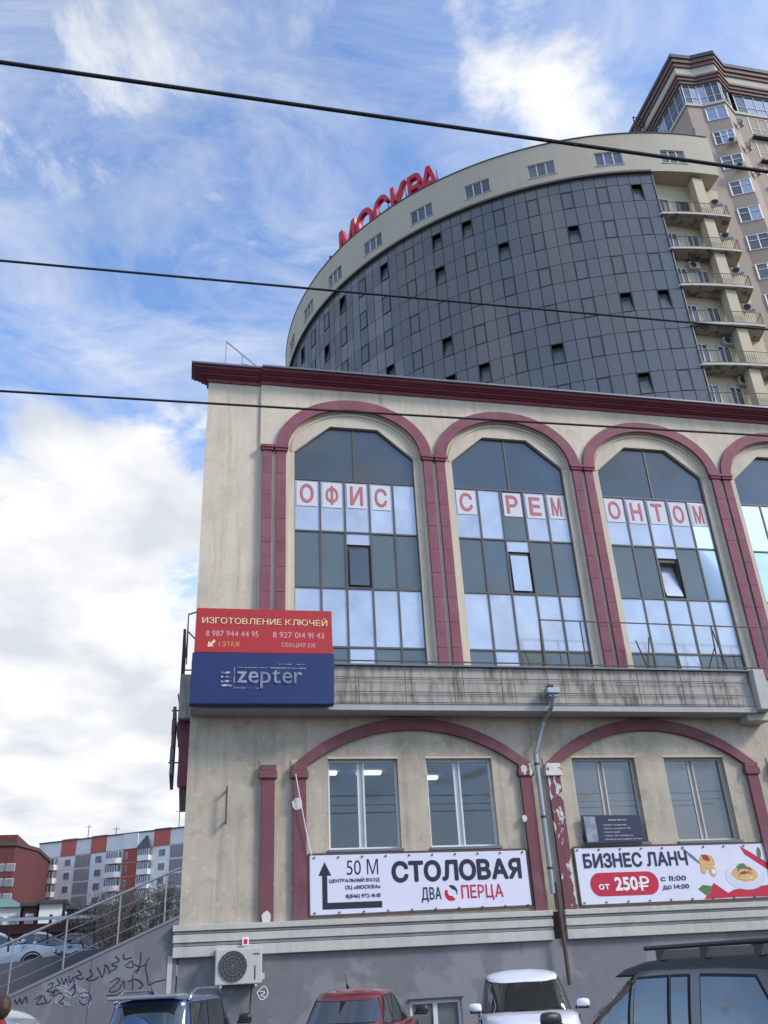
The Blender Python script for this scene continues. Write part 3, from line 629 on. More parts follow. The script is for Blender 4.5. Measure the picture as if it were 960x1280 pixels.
text('entrance_note', 'ЦЕНТРАЛЬНЫЙ ВХОД', 'ink_black', 3.25, 4.44, 3.655, 3.765, y_, B1, bold=.012)
text('entrance_note', 'ОЦ «МОСКВА»', 'ink_black', 3.62, 4.46, 3.50, 3.60, y_, B1, bold=.012)
text('phone_number', '8(846) 972-41-10', 'ink_black', 3.63, 4.45, 3.30, 3.41, y_, B1, bold=.012)
text('heading', 'СТОЛОВАЯ', 'ink_black', 4.74, 7.98, 3.62, 4.10, y_, B1, bold=.042)
text('name_left', 'ДВА', 'ink_black', 5.44, 5.92, 3.17, 3.50, y_, B1, bold=.008)
text('name_right', 'ПЕРЦА', 'ink_red', 6.42, 7.46, 3.17, 3.52, y_, B1, bold=.008)
def disc(cx0, cz0, r0, a0, a1, n=16): return [(cx0+r0*math.cos(a0+(a1-a0)*i/n), cz0+r0*math.sin(a0+(a1-a0)*i/n)) for i in range(n+1)]
g = MB(); g.prism(disc(6.17, 3.38, .15, -.5, 2.0)+disc(6.21, 3.35, .08, 1.7, -.2, 8), y_, YB); g.build('pepper_emblem', 'ink_black', B1)
g = MB(); g.prism(disc(6.16, 3.34, .16, 2.5, 5.4)+disc(6.16, 3.37, .08, 5.0, 2.7, 8), y_, YB); g.build('pepper_emblem', 'ink_red', B1)
fixings(B1, 2.9, 8.05, 3.03, 4.22, 9)
# business lunch banner
B2 = empty('banner', (12, YB, 3.0), label='white business lunch banner with pasta bowl and red price pill', cat='banner')
MB().prism([(9.43, 4.27), (9.43, 2.98), (14.80, 3.0), (14.80, 4.27)], YB, YB+.05).build('board', 'sign_white', B2)
g = MB()
for a, b in (((9.40, 4.29), (14.83, 4.29)), ((9.40, 2.96), (14.83, 2.98)), ((9.41, 4.29), (9.41, 2.96)), ((14.82, 4.29), (14.82, 2.98))): g.bar((a[0], YB+.02, a[1]), (b[0], YB+.02, b[1]), .035, .06)
g.build('frame', 'rust_metal', B2)
text('heading', 'БИЗНЕС ЛАНЧ', 'ink_navy', 9.62, 12.46, 3.80, 4.15, y_, B2, bold=.035)
pill = disc(9.99, 3.42, .27, math.pi/2, 3*math.pi/2)+disc(11.28, 3.42, .27, -math.pi/2, math.pi/2)
MB().prism(pill, y_, YB).build('price_pill', 'ink_red', B2)
text('price', 'от', 'ink_white', 9.93, 10.22, 3.30, 3.43, y_-.004, B2, bold=.03)
text('price', '250', 'ink_white', 10.36, 10.98, 3.26, 3.58, y_-.004, B2, bold=.04)
g = MB(); rx = 11.05
g.box(rx, y_-.006, 3.25, rx+.055, y_-.001, 3.58).box(rx-.05, y_-.0065, 3.33, rx+.2, y_-.0015, 3.37)
g.prism([(rx, 3.58), (rx+.15, 3.58), (rx+.23, 3.54), (rx+.25, 3.48), (rx+.23, 3.43), (rx+.15, 3.40), (rx-.05, 3.40), (rx-.05, 3.445), (rx+.14, 3.445), (rx+.19, 3.47), (rx+.19, 3.51), (rx+.14, 3.535), (rx, 3.535)], y_-.0055, y_-.0005)
g.build('rouble_sign', 'ink_white', B2)
text('hours', 'с 11:00', 'ink_navy', 11.62, 12.32, 3.45, 3.57, y_, B2, bold=.015)
text('hours', 'до 14:00', 'ink_navy', 11.64, 12.36, 3.24, 3.37, y_, B2, bold=.015)
MB().prism([(14.0, 4.24), (14.10, 4.02), (14.80, 3.55), (14.80, 3.75)], y_, YB).build('red_shape', 'ink_red', B2)
MB().prism([(12.72, 3.0), (13.06, 3.37), (13.55, 3.02)], y_, YB).prism([(13.1, 3.005), (13.55, 3.02), (14.74, 3.005), (14.62, 3.28), (13.6, 3.2)], y_-.001, YB).build('red_shape', 'ink_red', B2)
def ell(cx0, cz0, a, b, rot=0, n=20, jit=0):
    o = []
    for i in range(n):
        t = 6.28319*i/n; k = 1+random.uniform(-jit, jit); x = a*k*math.cos(t); z = b*k*math.sin(t); o.append((cx0+x*math.cos(rot)-z*math.sin(rot), cz0+x*math.sin(rot)+z*math.cos(rot)))
    return o
MB().prism(ell(13.98, 3.50, .56, .32, -.05), y_-.002, YB).build('bowl', 'bowl', B2)
MB().prism(ell(13.98, 3.56, .47, .22, -.05), y_-.004, YB).build('bowl_rim', 'sign_white', B2)
MB().prism(ell(13.98, 3.56, .38, .19, -.05, 26, .08), y_-.006, YB).build('pasta', 'pasta', B2)
g = MB()
for i in range(14): a = random.uniform(0, 6.28); g.tube([(13.98+.3*math.cos(a+j*.4)*(.5+.1*(i % 5)), y_-.008, 3.54+.14*math.sin(a+j*.4)*(.5+.1*(i % 5))) for j in range(5)], .008, 4)
g.build('noodles', 'ink_cream', B2)
MB().prism(ell(13.98, 3.64, .2, .09, 0, 16, .2), y_-.010, YB).build('sauce', 'sauce', B2)
MB().prism(ell(13.93, 3.73, .16, .075, .2, 14, .25), y_-.012, YB).build('herbs', 'leaf_green', B2)
MB().bar((12.35, YB-.01, 4.24), (12.78, YB-.01, 3.86), .035, .01).prism(ell(12.62, 4.0, .13, .04, -.72), y_-.005, YB).build('fork', 'grey_metal', B2)
MB().prism(ell(12.98, 3.86, .22, .17, .1, 18, .15), y_-.007, YB).prism(ell(12.85, 3.70, .08, .12, .1, 12, .1), y_-.006, YB).prism(ell(13.1, 3.64, .1, .12, .1, 12, .1), y_-.006, YB).build('noodle_twirl', 'pasta', B2)
MB().prism(ell(12.97, 3.97, .14, .07, -.3, 12, .25), y_-.009, YB).build('sauce', 'sauce', B2)
MB().prism(ell(13.12, 3.63, .055, .055, 0, 12), y_-.010, YB).build('onion_ring', 'ink_white', B2)
MB().prism([(12.60, 3.24), (12.74, 3.33), (12.97, 3.30), (12.94, 3.15), (12.78, 3.09)], y_-.003, YB).prism(ell(14.52, 4.05, .06, .14, -.1), y_-.003, YB).prism(ell(14.7, 3.1, .1, .12, .4), y_-.003, YB).build('basil_leaf', 'leaf_green', B2)
fixings(B2, 9.5, 14.7, 3.02, 4.23, 9)
# small repair shop sign
S3 = empty('small_sign', (10.5, 21.9, 4.4), label='small dark repair sign leaning against the lower window', cat='sign')
MB().prism([(9.72, 5.05), (9.75, 4.36), (11.33, 4.39), (11.32, 5.03)], 21.85, 21.9).build('board', 'ink_navy', S3)
MB().prism([(9.76, 5.02), (9.78, 4.40), (10.08, 4.41), (10.07, 5.01)], 21.845, 21.85).build('photo_strip', 'ink_steel', S3)
text('heading', 'MENDE SERVICE', 'paper', 10.42, 10.92, 4.90, 4.94, 21.845, S3)
for j, (s, w) in enumerate((('–Ремонт телефонов', .66), ('–Ремонт ноутбуков / ПК', .76), ('–Ремонт аудио', .46), ('–Ремонт фотоаппаратов', .8), ('–Продажа аксессуаров и техники', 1.02))):
    text('service_line', s, 'paper', 10.24, 10.24+w, 4.775-.085*j, 4.82-.085*j, 21.845, S3)

# ================================================================== AIR CONDITIONERS
def ac_unit(x, y, z, w, h, d, label, group=None, rz=0, hose=False):
    t = empty('air_conditioner', (x, y, z), rz, label, 'air conditioner', group)
    MB().box(-w/2, 0, 0, w/2, d, h).build('casing', 'ac_white', t, local=True, bevel=.02)
    fx = -w*.13; r_ = h*.43
    g = MB(); g.prism([(fx+r_*math.cos(6.283*i/20), h/2+r_*math.sin(6.283*i/20)) for i in range(20)], -.012, .002); g.build('fan_opening', 'ac_dark', t, local=True)
    g = MB()
    for q in (.35, .6, .85, 1.): g.tube([(fx+r_*q*math.cos(6.283*i/16), -.02, h/2+r_*q*math.sin(6.283*i/16)) for i in range(17)], .006, 4)
    for i in range(8): a = math.pi*i/8; g.tube([(fx-r_*math.cos(a), -.02, h/2-r_*math.sin(a)), (fx+r_*math.cos(a), -.02, h/2+r_*math.sin(a))], .005, 4)
    g.build('fan_grille', 'plinth_plain' if h > .6 else 'ac_dark', t, local=True)
    MB().box(-w*.4, .02, -.05, -w*.35, d+.15, 0).box(w*.35, .02, -.05, w*.4, d+.15, 0).build('bracket', 'frame_cream', t, local=True)
    if hose:
        MB().box(w*.33, -.004, .08, w*.36, 0, h*.5).box(w*.30, -.004, h*.8, w*.44, 0, h*.84).build('louvre_mark', 'ac_dark', t, local=True)
        MB().box(w*.5, .05, .08, w*.5+.06, .2, .2).build('valve', 'ac_white', t, local=True)
        MB().tube([(w*.3, d*.6, -.02), (w*.28, d, -.4), (w*.26, d, -1.3)], .015, 5).build('hose', 'dark_metal', t, local=True)
    return t
ac_unit(1.19, 21.55, 1.68, 1.0, .70, .36, 'large white air conditioner mounted low on the grey plinth', hose=True)
NS = empty('notice', (1.3, 21.8, 2.45), label='small red and white sticker above the low air conditioner', cat='sticker')
MB().box(1.27, 21.82, 2.44, 1.41, 21.83, 2.60).build('paper', 'ink_white', NS); MB().box(1.30, 21.815, 2.46, 1.38, 21.82, 2.56).build('mark', 'ink_red', NS)

# ================================================================== RAILINGS ON THE LEDGE AND ROOF
g = [((9.1, 21.4, 8.76), (9.1, 21.4, 10.13)), ((9.1, 21.4, 10.13), (18.0, 21.4, 10.06)), ((10.3, 21.4, 10.1), (10.3, 21.4, 8.76)), ((12.1, 21.4, 8.76), (12.05, 21.7, 9.7)), ((12.1, 21.4, 8.76), (12.3, 21.4, 9.7)),
     ((13.0, 21.4, 10.1), (13.1, 21.4, 8.76)), ((14.3, 21.4, 10.1), (14.25, 21.4, 8.76)), ((14.3, 21.4, 10.1), (14.75, 21.7, 8.76)), ((9.1, 21.4, 10.1), (9.25, 21.9, 8.76)), ((9.1, 21.4, 8.86), (18, 21.4, 8.86)), ((3.4, 21.35, 8.86), (9.1, 21.35, 8.86)),
     ((15.9, 21.4, 10.08), (15.9, 21.4, 8.76)), ((17.6, 21.4, 10.08), (17.6, 21.4, 8.76)), ((14.3, 21.4, 9.5), (14.0, 21.6, 8.76))]
frame_rods('ledge_railing', 'thin rusty rod railing standing on the ledge before the tall windows', g, .03, cat='railing')
a, b, c_ = at(283, 427, 22.9), at(322, 459, 22.9), at(303, 444, 22.9)
rb = MB().bar(a, (a.x, a.y, 18.05), .03).bar(a, b, .035).bar(c_, (c_.x, c_.y, 18.05), .03).bar(a+(c_-a)*.95+Vector((0, 0, -.35)), b+Vector((0, 0, -.0)), .02)
tag(rb.build('roof_railing', 'grey_metal'), 'short sloping steel guard rail at the roof corner', 'railing')

# ================================================================== CURVED GLASS TOWER
TX, TY, TR, TH, DP = 35.3309, 67.7974, 28.20, -1.7472, .0885/3
ZT, ZG, ZP, RP, HH = 51.2435, 52.2964, 56.284, 28.43, 1.65
TW = empty('curved_glass_tower', (TX, TY, 0), label='tall curved tower of dark mirror glass with a cream top storey', cat='building')
def pol(r_, ang, z=0): return Vector((TX+r_*math.cos(ang), TY+r_*math.sin(ang), z))
NROW = 15; NCOL = 53; AEND = -math.pi/2+.004*0
core = MB(); core.grid([[pol(TR-.45, TH-i*DP*1.5, z) for i in range(-0, 60)] for z in (0, ZG+.3)])
core.build('inner_core', 'core', TW)
# hidden storeys below the roofline of the front building
MB().grid([[pol(TR, TH-i*DP*2, z) for i in range(0, 45)] for z in (0, ZT-NROW*HH)]).build('lower_glazing', 'glass_tower', TW)
# mullion grid
def panel_mesh(w, h, d=.03, gap=.042):
    g = MB(); g.box(0, -w/2+gap/2, gap/2, d, w/2-gap/2, h-gap/2); return g     # faces +x
wp = 2*TR*math.sin(DP/2)
mull = MB()
for j in range(NCOL+1):
    p = pol(TR-.03, TH-j*DP); q = pol(TR-.03, TH-j*DP, ZG); mull.bar((p.x, p.y, ZT-NROW*HH), q, .03, .05)
for k in range(NROW+1):
    z = ZT-k*HH
    for j in range(NCOL): mull.bar(pol(TR-.03, TH-j*DP, z), pol(TR-.03, TH-(j+1)*DP, z), .05, .035)
mu = mull.build('mullions', 'frame_dark', TW)
def mk(w, h, name, m_): 
    o = panel_mesh(w, h).build(name, m_); me = o.data; bpy.data.objects.remove(o); return me
me_full = mk(wp, HH, 'glass_panel', 'glass_tower'); me_top = mk(wp, ZG-ZT, 'top_glass_panel', 'glass_tower')
sg = MB(); f = .055
for (y0, z0, y1, z1) in ((-wp/2+.01, .01, -wp/2+.01+f, HH-.01), (wp/2-.01-f, .01, wp/2-.01, HH-.01), (-wp/2+.01+f, .01, wp/2-.01-f, .01+f), (-wp/2+.01+f, HH-.01-f, wp/2-.01-f, HH-.01)): sg.box(-.02, y0, z0, .05, y1, z1)
o = sg.build('sash_window', 'frame_dark'); me_sash = o.data; bpy.data.objects.remove(o)
sp = MB(); sp.box(0, -wp/2+.065, 0, .02, wp/2-.065, HH-.13); o = sp.build('pane', 'glass_tower'); me_pane = o.data; bpy.data.objects.remove(o)
OPEN = {(1, 1), (7, 3), (13, 3), (19, 3), (16, 1), (19, 1), (25, 1), (31, 1), (34, 3), (40, 1), (25, 7), (4, 7), (1, 7), (10, 9), (4, 11), (19, 7), (19, 9), (16, 9)}
rest = MB(); cnt = 0; cells = []
for j in range(NCOL):
    for k in range(NROW):          # row 0 is the short one at the top
        ang = TH-(j+.5)*DP; z1 = ZG if k == 0 else ZT-(k-1)*HH; h = (ZG-ZT) if k == 0 else HH
        is_w = (j % 3 == 1) and (k % 2 == 1)
        cells.append((j, k, ang, z1-h, h, is_w))
def base_pt(ang, z): return pol(TR*math.cos(DP/2), ang, z)-Vector((TX, TY, 0))
for j, k, ang, z0, h, is_w in cells:
    vis = z0 > 24 and j < 51
    if is_w:
        o = bpy.data.objects.new('sash_window', me_sash); COL.objects.link(o); o.parent = TW; o.location = base_pt(ang, z0); o.rotation_euler = (0, 0, ang)
        p = bpy.data.objects.new('pane', me_pane); COL.objects.link(p); p.parent = o; p.location = (0, 0, .065)
        p.rotation_euler = (0, R(-13) if (j, k) in OPEN else R(random.uniform(-.5, .5)), R(random.uniform(-.4, .4)))
    elif j < 30 and cnt < 298:
        o = bpy.data.objects.new('glass_panel', me_top if k == 0 else me_full); COL.objects.link(o); o.parent = TW
        o.location = base_pt(ang, z0); o.rotation_euler = (0, R(random.uniform(-.3, .3)), ang+R(random.uniform(-.3, .3))); cnt += 1
    else:
        c0 = pol(TR, TH-(j+.03)*DP, z0+.02); c1 = pol(TR, TH-(j+.97)*DP, z0+.02); n_ = Vector((math.cos(ang), math.sin(ang), 0)); t1, t2 = random.uniform(-.003, .003), random.uniform(-.003, .003); dz = Vector((0, 0, h-.04))
        rest.face([c0+n_*t1, c1+n_*t2, c1+n_*t2+dz+n_*t1, c0+n_*t1+dz+n_*t1])
tag(rest.build('far_glass_panels', 'glass_tower', TW), kind='stuff')
# edge profile of the glass
e0 = pol(TR+.02, TH+.002, 0); MB().box(e0.x-.03, e0.y-.06, 20, e0.x+.05, e0.y+.5, ZG).build('edge_profile', 'frame_bronze', TW)
# top storey drum with windows
WA = [(-.102, -.037), (.064, .134), (.237, .307), (.409, .479), (.576, .646), (.748, .818), (.920, .990), (1.088, 1.158), (1.26, 1.33), (1.43, 1.5)]
W0, W1 = 53.15, 54.5
A0 = -math.pi/2+.004
brk = sorted({A0}|{TH-x for ab in WA for x in ab}|{TH-.03*i for i in range(-5, 72)}, reverse=True)
brk = [a for a in brk if a <= A0]
drum = MB()
for a, b in zip(brk, brk[1:]):
    mid = TH-(a+b)/2; inw = any(p < mid < q for p, q in WA)
    P = lambda ang, z, r_=RP: pol(r_, ang, z)
    for z0, z1 in ((ZG, W0), (W0, W1), (W1, ZP)):
        if inw and z0 == W0: continue
        drum.face([P(a, z0), P(b, z0), P(b, z1), P(a, z1)])
    drum.face([P(a, ZG), P(b, ZG), P(b, ZG, RP-2.3), P(a, ZG, RP-2.3)]); drum.face([P(a, ZP), P(b, ZP), P(b, ZP, RP-.4), P(a, ZP, RP-.4)]); drum.face([P(a, ZP, RP-.4), P(b, ZP, RP-.4), P(b, 55.2, RP-.4), P(a, 55.2, RP-.4)])
    if inw:
        drum.face([P(a, W0), P(b, W0), P(b, W0, RP-.2), P(a, W0, RP-.2)]); drum.face([P(a, W1), P(b, W1), P(b, W1, RP-.2), P(a, W1, RP-.2)])
for p, q in WA:
    for s in (p, q): drum.face([pol(RP, TH-s, W0), pol(RP, TH-s, W1), pol(RP-.2, TH-s, W1), pol(RP-.2, TH-s, W0)])
drum.build('top_storey_wall', 'tower_cream', TW)
MB().grid([[pol(RP-.38, A0-.03*i, 55.3) for i in range(74)], [pol(1, A0-.03*i, 55.3) for i in range(74)]]).build('roof', 'roof_dark', TW)
MB().box(35.35, 39.4, ZG-.01, 35.6, 60, ZP-.02).build('end_wall', 'tower_cream', TW)
cp = MB(); cp.grid([[pol(RP+.06, A0-.03*i, z) for i in range(74)] for z in (ZP+.0, ZP+.08)]).grid([[pol(r_, A0-.03*i, ZP+.08) for i in range(74)] for r_ in (RP+.06, RP-.45)]).grid([[pol(r_, A0-.03*i, ZP+.0) for i in range(74)] for r_ in (RP+.06, RP+.0)])
cp.build('parapet_flashing', 'roof_dark', TW)
so_ = MB(); so_.grid([[pol(r_, TH-.03*i, ZG-.0-d) for i in range(0, 68)] for r_, d in ((RP+.02, -.16), (RP+.03, .03), (TR-.1, .03))]); so_.build('drip_edge', 'frame_bronze', TW)
for p, q in WA:
    g = MB(); ca = TH-(p+q)/2; w = (q-p)*RP; f = .05
    g.box(-.14, -w/2, 0, -.06, -w/2+f, W1-W0).box(-.14, w/2-f, 0, -.06, w/2, W1-W0)
    for u in (-w/6, w/6): g.box(-.14, u-f*.8, 0, -.055, u+f*.8, W1-W0)
    g.box(-.138, -w/2+f, 0, -.065, w/2-f, f).box(-.138, -w/2+f, W1-W0-f, -.065, w/2-f, W1-W0)
    b_ = g.build('window', 'frame_white', TW, local=True); b_.location = base_pt(ca, W0)+Vector((math.cos(ca), math.sin(ca), 0))*(RP-TR-.02); b_.rotation_euler = (0, 0, ca)
    sl_ = MB().box(-.06, -w/2-.08, -.06, .06, w/2+.08, -.005).build('window_sill', 'slab_edge', b_, local=True)
    for u in (-1, 0, 1): 
        x_ = MB().box(-.11, u*w/3-w/6+.045, f, -.10, u*w/3+w/6-.045, W1-W0-f).build('pane', 'glass_house', b_, local=True)
        x_.rotation_euler = (0, 0, R(random.uniform(-.4, .4)))
# loggias
YBK = 40.8
lw_ = MB(); lw_.box(29.6, YBK, 20, 36.2, 41.2, 52.29); lw_.build('loggia_back_wall', 'loggia_cream', TW)
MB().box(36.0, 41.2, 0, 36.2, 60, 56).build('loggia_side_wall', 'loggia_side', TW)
MB().box(28.5, 41.2, 0, 36.0, 60, 52.2).build('rear_block', 'loggia_cream', TW)
for k in range(-1, 8):
    zt = 48.27-3.3*k
    arc = [pol(28.41, TH+.0+.0225*i, 0) for i in range(0, 9)]
    poly = [(p.x, p.y) for p in arc]+[(35.5, 39.45), (35.9, 40.82), (29.9, 40.82)]
    if k >= 0:
        s_ = MB().plan(poly, zt-.16, zt).build('loggia_slab', 'slab_edge', TW)
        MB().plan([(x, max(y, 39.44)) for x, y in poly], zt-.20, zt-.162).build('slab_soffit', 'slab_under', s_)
        r_ = MB(); pts = [(p.x, p.y+.06) for p in arc]+[(35.45, 39.52), (35.8, 40.7)]
        for a, b in zip(pts, pts[1:]):
            for z in (.08, 1.0): r_.bar((*a, zt+z), (*b, zt+z), .035)
            for i in range(4): u = i/4; x = a[0]+(b[0]-a[0])*u; y = a[1]+(b[1]-a[1])*u; r_.bar((x, y, zt+.05), (x, y, zt+1.0), .018)
        r_.build('loggia_railing', 'dark_metal', s_)
        MB().box(33.5, 39.72, zt, 34.3, 40.35, zt+3.1+(.7 if k == 0 else 0)).build('loggia_pillar', 'loggia_cream', s_)
        for x0, x1, zh in ((30.85, 31.75, 2.30), (32.45, 33.4, 2.30)):
            g = MB(); g.box(x0, 40.72, zt, x0+.07, 40.8, zt+zh).box(x1-.07, 40.72, zt, x1, 40.8, zt+zh).box(x0, 40.72, zt+zh-.07, x1, 40.8, zt+zh).box((x0+x1)/2-.04, 40.71, zt, (x0+x1)/2+.04, 40.8, zt+zh-.07).box(x0, 40.73, zt+.8, x1, 40.8, zt+.86)
            gg = g.build('loggia_window', 'frame_white' if random.random() < .8 else 'frame_dark', TW)
            MB().box(x0+.05, 40.76, zt+.02, x1-.05, 40.78, zt+zh-.05).build('pane', 'glass_house', gg)
for k, (x, y, zr, lb) in enumerate(((35.35, 40.2, 50.2, 'air conditioner hung at the end of the highest loggia'), (35.35, 40.2, 46.9, 'air conditioner hung at the end of the second highest loggia'), (35.35, 40.2, 43.6, 'air conditioner hung at the end of the third loggia from the top'), (35.35, 40.2, 40.3, 'air conditioner hung at the end of the fourth loggia from the top'), (32.3, 40.45, 43.9, 'air conditioner on the back wall of the third loggia, beside the glass'), (33.3, 40.45, 37.4, 'air conditioner on the back wall of the fifth loggia from the top'), (33.6, 40.45, 34.2, 'air conditioner on the back wall of the lowest visible loggia'))):
    ac_unit(x, y, zr, .8, .55, .3, lb, 'air conditioners on the loggias', R(-25) if x > 35 else 0)
# rooftop letters
RS = empty('rooftop_sign', (TX, TY, 56.3), label='tall red rooftop letters spelling МОСКВА on the curved tower', cat='sign')
RL = 27.6
for ch, a, b in (('М', .958, .876), ('О', .872, .797), ('С', .794, .733), ('К', .724, .666), ('В', .661, .612), ('А', .622, .556)):
    vs, fs, x0, x1, y0, y1 = glyphs(ch)
    ca = TH-(a+b)/2; w = (a-b)*RL; er = Vector((math.cos(ca), math.sin(ca), 0)); et = Vector((-math.sin(ca), math.cos(ca), 0))
    me = bpy.data.meshes.new('letter'); hgt = 3.0; B0 = Vector((0, 0, 0))+er*RL
    bo_ = .02; x0 -= bo_; x1 += bo_; y0 -= bo_; y1 += bo_; V2 = []; F2 = []
    for q in range(9):
        dx, dz_ = ((0, 0) if q == 8 else (bo_*math.cos(q*.7854), bo_*math.sin(q*.7854))); i0 = len(V2)
        V2 += [Vector((v.x+dx, v.y+dz_, v.z*(1+.02*q))) for v in vs]; F2 += [tuple(i0+i for i in f_) for f_ in fs]
    me.from_pydata([B0+et*((v.x-x0)/(x1-x0)-.5)*w+er*v.z*.35+Vector((0, 0, (v.y-y0)/(y1-y0)*hgt)) for v in V2], [], F2); me.materials.append(MATS['letter_red'])
    o = bpy.data.objects.new('letter', me); COL.objects.link(o); o.parent = RS
    g = MB()
    for u in (-.3, .3):
        p = B0+et*u*w-er*.25; g.bar(p+Vector((0, 0, -1)), p+Vector((0, 0, 2.6)), .05); g.bar(p-er*1.2+Vector((0, 0, -1)), p+Vector((0, 0, 2.0)), .05)
    g.build('support', 'dark_metal', RS, local=True)
sp_ = pol(28.2, TH-.985, 56.3); tag(MB().tube([(sp_.x, sp_.y, 56.3), (sp_.x, sp_.y, 56.75)], .06, 6).box(sp_.x-.12, sp_.y-.1, 56.7, sp_.x+.12, sp_.y+.1, 56.95).build('floodlight', 'dark_metal'), 'small dark floodlight on the parapet left of the red letters', 'floodlight')

# ================================================================== RESIDENTIAL TOWER
RT = empty('residential_tower', (45, 50, 0), label='tall pinkish apartment tower with brown cornices and a glazed top floor', cat='building')
base = [(39.35, 75), (39.35, 44.75), (40.75, 44.65), (42.5, 43.85), (44.0, 44.8), (62, 44.9), (62, 75)]
def grow(p, d):   # simple outward shift of the front-left outline
    return [(p[0][0]-d, p[0][1]), (p[1][0]-d, p[1][1]-d), (p[2][0]-d*.2, p[2][1]-d), (p[3][0], p[3][1]-d*1.1), (p[4][0]+d*.3, p[4][1]-d), (p[5][0], p[5][1]-d), p[6]]
MB().plan(base, 0, 67.55).build('wall', 'house_pink', RT)
MB().plan(grow(base, .12), 67.55, 67.85).build('band_sill', 'slab_edge', RT)
MB().plan(grow(base, -.25), 67.85, 70.35).build('inner_core', 'core', RT)
MB().plan(grow(base, .22), 70.30, 70.62).build('cornice', 'house_brown', RT)
MB().plan(grow(base, .34), 70.63, 70.95).build('cornice', 'house_brown', RT)
MB().plan(grow(base, .46), 70.96, 71.22).build('cornice', 'house_brown', RT)
MB().plan(grow(base, .16), 71.22, 72.5).build('attic_wall', 'house_cream', RT)
MB().plan(grow(base, .30), 72.5, 72.9).build('cornice', 'house_brown', RT)
MB().plan(grow(base, .44), 72.91, 73.35).build('cornice', 'house_brown', RT)
MB().plan(grow(base, .56), 73.36, 73.8).build('roof_edge', 'roof_dark', RT)
# glazed band
G = grow(base, 0)
def wframe(p, q, z0, z1, n, parent, mf='frame_white', out=.03, tr=.33, mw=.045, name='window', gl='glass_house', t0=0., t1=1.):
    p = Vector((*p, 0)); q = Vector((*q, 0)); d = (q-p); q = p+d*t1; p = p+d*t0; d = q-p; nrm = Vector((d.y, -d.x, 0)).normalized()*out
    g = MB()
    for i in range(n+1): a = p+d*i/n+nrm; g.bar((a.x, a.y, z0), (a.x, a.y, z1), mw*(1.6 if i in (0, n) else 1), .06)
    for z in (z0+mw/2, z1-mw/2)+((z0+(z1-z0)*tr,) if tr else ()): a = p+nrm; b = q+nrm; g.bar((a.x, a.y, z), (b.x, b.y, z), .058, mw)
    w_ = g.build(name, mf, parent)
    for i in range(n):
        a = p+d*(i+.06)/n+nrm*.4; b = p+d*(i+.94)/n+nrm*.4; t = nrm*random.uniform(-.2, .2)
        MB().face([(a.x, a.y, z0+.04), (b.x, b.y, z0+.04), (b.x+t.x, b.y+t.y, z1-.04), (a.x+t.x, a.y+t.y, z1-.04)]).build('pane', gl, w_)
    return w_
wframe(G[1], G[2], 67.87, 70.28, 2, RT, t0=.02, t1=.98); wframe(G[2], G[3], 67.87, 70.28, 3, RT, t0=.03, t1=.97); wframe(G[3], G[4], 67.87, 70.28, 1, RT, t0=.1, t1=.9)
wframe((44.5, 44.82), (52.5, 44.85), 67.87, 70.28, 8, RT)
wframe((39.35, 54), (39.35, 44.9), 67.87, 70.28, 9, RT)
for k in range(11):
    z1 = 67.2-3.0*k
    wframe(base[2], base[3], z1-1.55, z1, 3 if k == 1 else 2, RT, t0=.10, t1=.96, tr=0 if k == 0 else .62, mw=.07)
    wframe((45.2, 44.83), (50.5, 44.85), z1-2.0, z1+.15, 6, RT, mw=.05)
    if k > 0: MB().box(45.0, 44.4, z1+.35, 51, 44.86, z1+.55).build('balcony_slab', 'roof_dark', RT)
for k, lb in ((1, 'air conditioner under the second window down on the pink tower'), (2, 'dark air conditioner under the third window down on the pink tower')):
    ac_unit(41.75, 43.55, 67.2-3*k-2.1, .8, .55, .35, lb, 'air conditioners on the pink tower', R(-24))
for k in range(3): ac_unit(43.75, 44.0, 66.2-3*k-.9, .75, .55, .3, ['highest', 'middle', 'lowest'][k]+' air conditioner in the angle right of the pink tower bay', 'air conditioners on the pink tower', R(33))
tag(MB().bar((40.9, 46, 73.8), (40.55, 46, 76.4), .08).build('antenna', 'dark_metal'), 'single dark mast on the roof of the pink tower', 'antenna')
g = MB(); 
for i in range(4):
    p = at(791+5*i, 146+6*(i % 2), 50.5); g.bar((p.x, 50.5, 55.5), (p.x, 50.5, p.z), .08); g.bar((p.x, 50.5, p.z), (p.x+.9, 50.5, p.z-.3), .07); g.bar((p.x, 50.5, p.z-1.2), (p.x+.9, 50.5, p.z-1.4), .07)
tag(g.build('roof_ladder', 'rust_metal'), 'rusty steel ladder frame rising behind the curved parapet', 'ladder')
tag(MB().bar(at(871, 178, 43.5), at(867, 160, 43.5), .1).build('vent_pole', 'dark_metal'), 'short leaning dark pole in front of the pink wall', 'pole')

# ================================================================== RAMP, RAILING, GRAFFITI
ST = empty('staircase', (-2, 22.5, 0), label='grey concrete staircase flank wall rising to the building corner', cat='staircase')
sl0 = lambda x: 3.05+(x+.12)*.411
near = [(-9.5, 0), (-.13, 0), (-.13, sl0(-.13)), (-1.0, sl0(-1.0)), (-7.4, sl0(-7.4)), (-9.5, .02)]
nw = MB().prism([(-7.5, 0), (-.13, 0), (-.13, sl0(-.13)), (-7.5, max(.02, sl0(-7.5)))], 22.0, 22.3).build('flank_wall', 'concrete_ramp', ST)
MB().prism([(-7.5, sl0(-7.5)+.004), (-.13, sl0(-.13)+.004), (-.13, sl0(-.13)+.06), (-7.5, sl0(-7.5)+.06)], 21.97, 22.33).build('coping', 'ramp_edge', ST)
for i in range(16):
    x0 = -6.9+.4*i; z = .01+sl0(x0)-.25
    if z > .05: MB().box(x0, 22.3, 0, x0+.4, 24.45, z).build('step', 'concrete_dark', ST)
